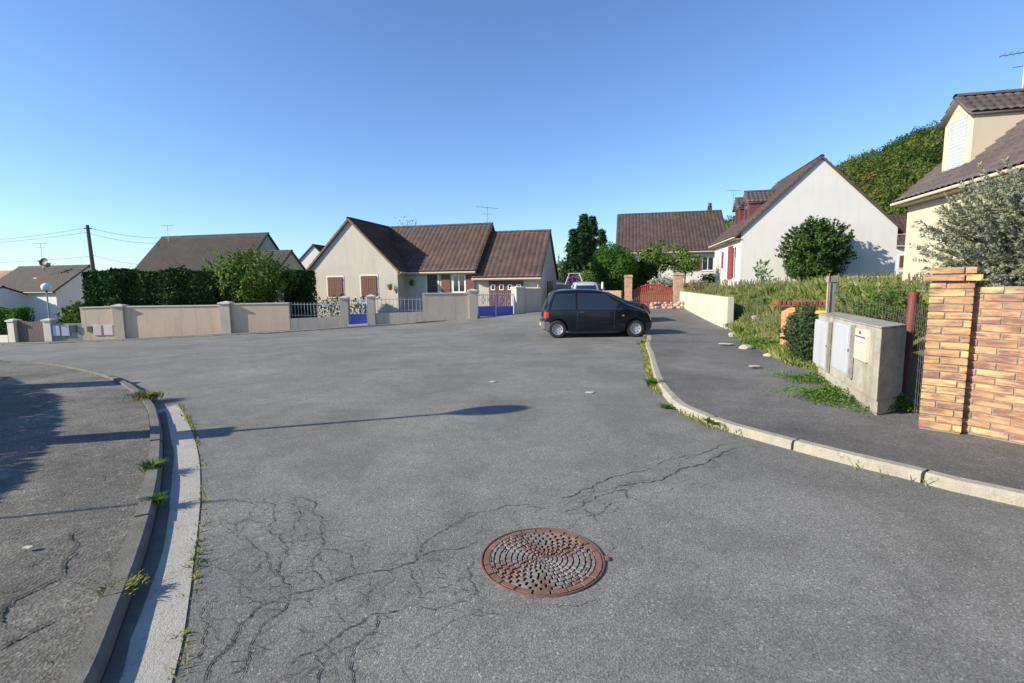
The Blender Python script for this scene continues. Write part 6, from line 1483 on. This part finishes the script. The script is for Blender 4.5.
    for s in (-1, 1):
        x, z = windows[-1][2][0] - .12, belt + .03; m = MB(); yy = wmap(x, s, z)[1]; m.box(x - .05, x + .05, min(yy, yy + s * .13), max(yy, yy + s * .13), z - .01, z + .10); obj('mirror', m, pm, t, bevel=.03)
    m = MB(); m.box(wheels[0] - .2, wheels[1] + .2, -HW * .78, HW * .78, .2, .62); obj('underbody', m, DARK, t)
    for wx in wheels:
        for s in (-1, 1):
            wh = bpy.data.objects.new('wheel', None); C.objects.link(wh); wh.parent = t; cy = s * (HW * .955 - .09); wh.location = (wx, cy, wr); FR[wh.name] = Matrix.Translation((wx, cy, wr))
            Rm = Matrix.Rotation(R(90) * s * -1 if False else R(90), 4, 'X')
            m = MB(); ww = .085; m.lathe([(wr * .62, -ww), (wr * .9, -ww), (wr, -ww * .7), (wr, ww * .7), (wr * .9, ww), (wr * .62, ww)], (0, 0, 0), 28); m.xf(Rm); obj('tyre', m, RUBBER, wh, smooth=False)
            m = MB(); r = wr * .68; m.lathe([(0.001, ww * .5), (r * .25, ww * .62), (r * .3, ww * .45), (r * .9, ww * .75), (r, ww * .9), (r, -ww)], (0, 0, 0), 28)
            m.xf((Matrix.Rotation(R(90), 4, 'X') if s < 0 else Matrix.Rotation(R(-90), 4, 'X'))); hb_ = obj('hubcap', m, ALU, wh)
            m = MB()
            for k in range(7):
                a = 2 * math.pi * k / 7; m.lathe([(.001, ww * .75), (r * .11, ww * .75), (r * .11, ww * .4)], (math.cos(a) * r * .62, math.sin(a) * r * .62, 0), 8)
            m.xf((Matrix.Rotation(R(90), 4, 'X') if s < 0 else Matrix.Rotation(R(-90), 4, 'X'))); obj('hubcap_holes', m, DARKM, hb_)
    return t, strip, sidepatch
topA = [(.06, .22), (.0, .36), (.0, .52), (.05, .58), (.06, .88), (.16, 1.10), (.32, 1.40), (.44, 1.45), (.75, 1.475), (1.15, 1.485), (1.5, 1.48), (1.82, 1.44), (1.98, 1.385), (2.62, 1.02), (2.85, .955), (3.08, .87), (3.25, .77), (3.37, .62), (3.43, .48), (3.43, .34), (3.37, .22)]
winA = [[(.20, .93), (1.0, .92), (.99, 1.37), (.38, 1.36)], [(1.10, .92), (2.46, .90), (2.40, .99), (1.90, 1.345), (1.11, 1.375)]]
# reorder so that index 1 = lower front corner, 2 = upper front
W1, W2 = at(556.5, 338.2, 14.3), at(634.5, 336, 14.6)
NAVY = paint('black_blue_paint', (.007, .012, .02))
carA = car('black two-door hatchback parked side-on at the end of the right kerb', (.92, 15.85, T(1.5, 15.2) - .0), R(1.0), topA, 3.43, .80, (.45, 2.83), .90, winA, ((2.02 + .0, 1.362), (2.60, 1.03)), ((.17, 1.12), (.31, 1.38)), NAVY)
topB = [(.06, .24), (.0, .36), (.0, .55), (.05, .86), (.5, .92), (.9, 1.22), (1.2, 1.30), (1.7, 1.33), (2.2, 1.30), (2.95, .95), (3.4, .88), (3.75, .78), (3.9, .68), (3.97, .5), (3.97, .36), (3.9, .22)]
winB = [[(.78, .92), (1.6, .90), (1.6, 1.2), (1.1, 1.2)], [(1.72, .90), (2.75, .89), (2.65, .98), (2.2, 1.2), (1.74, 1.21)]]
p = at(553, 310, 19.6); car('second dark car parked behind the black hatchback, only its bonnet showing', (p.x - .05, 20.3, T(p.x, 20) - .02), R(2), topB, 3.97, .82, (.72, 3.15), .88, winB, ((2.25, 1.28), (2.9, .97)), ((.55, .95), (.88, 1.2)), paint('dark_grey_paint', (.015, .018, .024)), wr=.29)
topC = [(.06, .24), (.0, .36), (.0, .5), (.04, .86), (.12, 1.0), (.35, 1.36), (.6, 1.44), (1.4, 1.47), (2.2, 1.42), (2.95, 1.02), (3.4, .93), (3.75, .82), (3.88, .68), (3.95, .5), (3.95, .36), (3.9, .22)]
winC = [[(.3, .95), (1.4, .93), (1.4, 1.32), (.5, 1.30)], [(1.55, .93), (2.8, .92), (2.7, 1.0), (2.2, 1.3), (1.56, 1.32)]]
p = at(585, 300, 28); car('silver car facing away in the lane, seen over the black hatchback', (p.x, 27.5, T(p.x, 28) + .0), R(86), topC, 3.95, .82, (.72, 3.15), .92, winC, ((2.25, 1.40), (2.9, 1.05)), ((.14, 1.03), (.34, 1.33)), paint('silver_paint', (.5, .52, .55), .25), wr=.29)

# ---------------------------------------------------------------- things left of the frame whose shadows fall on the pavement
k_ = 1 / math.tan(SUN_EL); sx_, sy_ = math.cos(SUN_AZ) * k_, math.sin(SUN_AZ) * k_
def caster(px, py, h, z=.05):
    x, y = gp(px, py, z); return x - sx_ * (h - z), y - sy_ * (h - z)
x, y = caster(492, 410, 3.4, 0.0); print('lamp', x, y); lamp_post('globe street lamp at the corner of the left pavement, out of the picture', (x, y, .05), 3.35, .225)
def gpil(label, px, py, h, w_):
    x, y = caster(px, py, h); t = thing('gate_pillar', label, 'pillar', (x, y, 0), R(18)); mb = MB(); mb.box(-w_ / 2, w_ / 2, -w_ / 2, w_ / 2, -.2, h - .1); obj('shaft', mb, PEACH, t); mb = MB(); e = w_ / 2 + .03; mb.box(-e, e, -e, e, h - .1, h); obj('cap', mb, COPE, t, bevel=.03); return x, y
P1 = gpil('rendered gate pillar beside the globe street lamp', 206, 429, 1.75, .33); P2 = gpil('rendered gate pillar at the far end of the left hedge', 110, 383, 1.75, .5); print(P1, P2)
edge = [caster(*q) for q in ((8, 381, 1.57), (60, 402, 1.57), (56, 440, 1.57), (-25, 540, 1.57), (-300, 683, 1.57))]
for k, lb in enumerate(('clipped hedge between the two rendered pillars, far piece', 'clipped hedge behind the globe street lamp', 'clipped hedge along the old pavement, middle piece', 'clipped hedge along the old pavement, nearest piece')):
    a, b = [Vector((e[0] - .55, e[1] - .1)) for e in (edge[k], edge[k + 1])]; d_ = (b - a).normalized(); a -= d_ * .1; b += d_ * .1
    hedge('hedge', lb, a, b, 1.2, .05, 1.5, 1.5, 9000, .05, L_HEDGE, 110 + k, CORE, amp=.2)
x, y = caster(215, 495, 2.6); t = thing('clothes_pole', 'thin steel pole in the left garden', 'pole', (x, y, 0)); mb = MB(); mb.tube([(0, 0, -.1), (0, 0, 2.6)], .016, 6); obj('pole', mb, METAL, t)
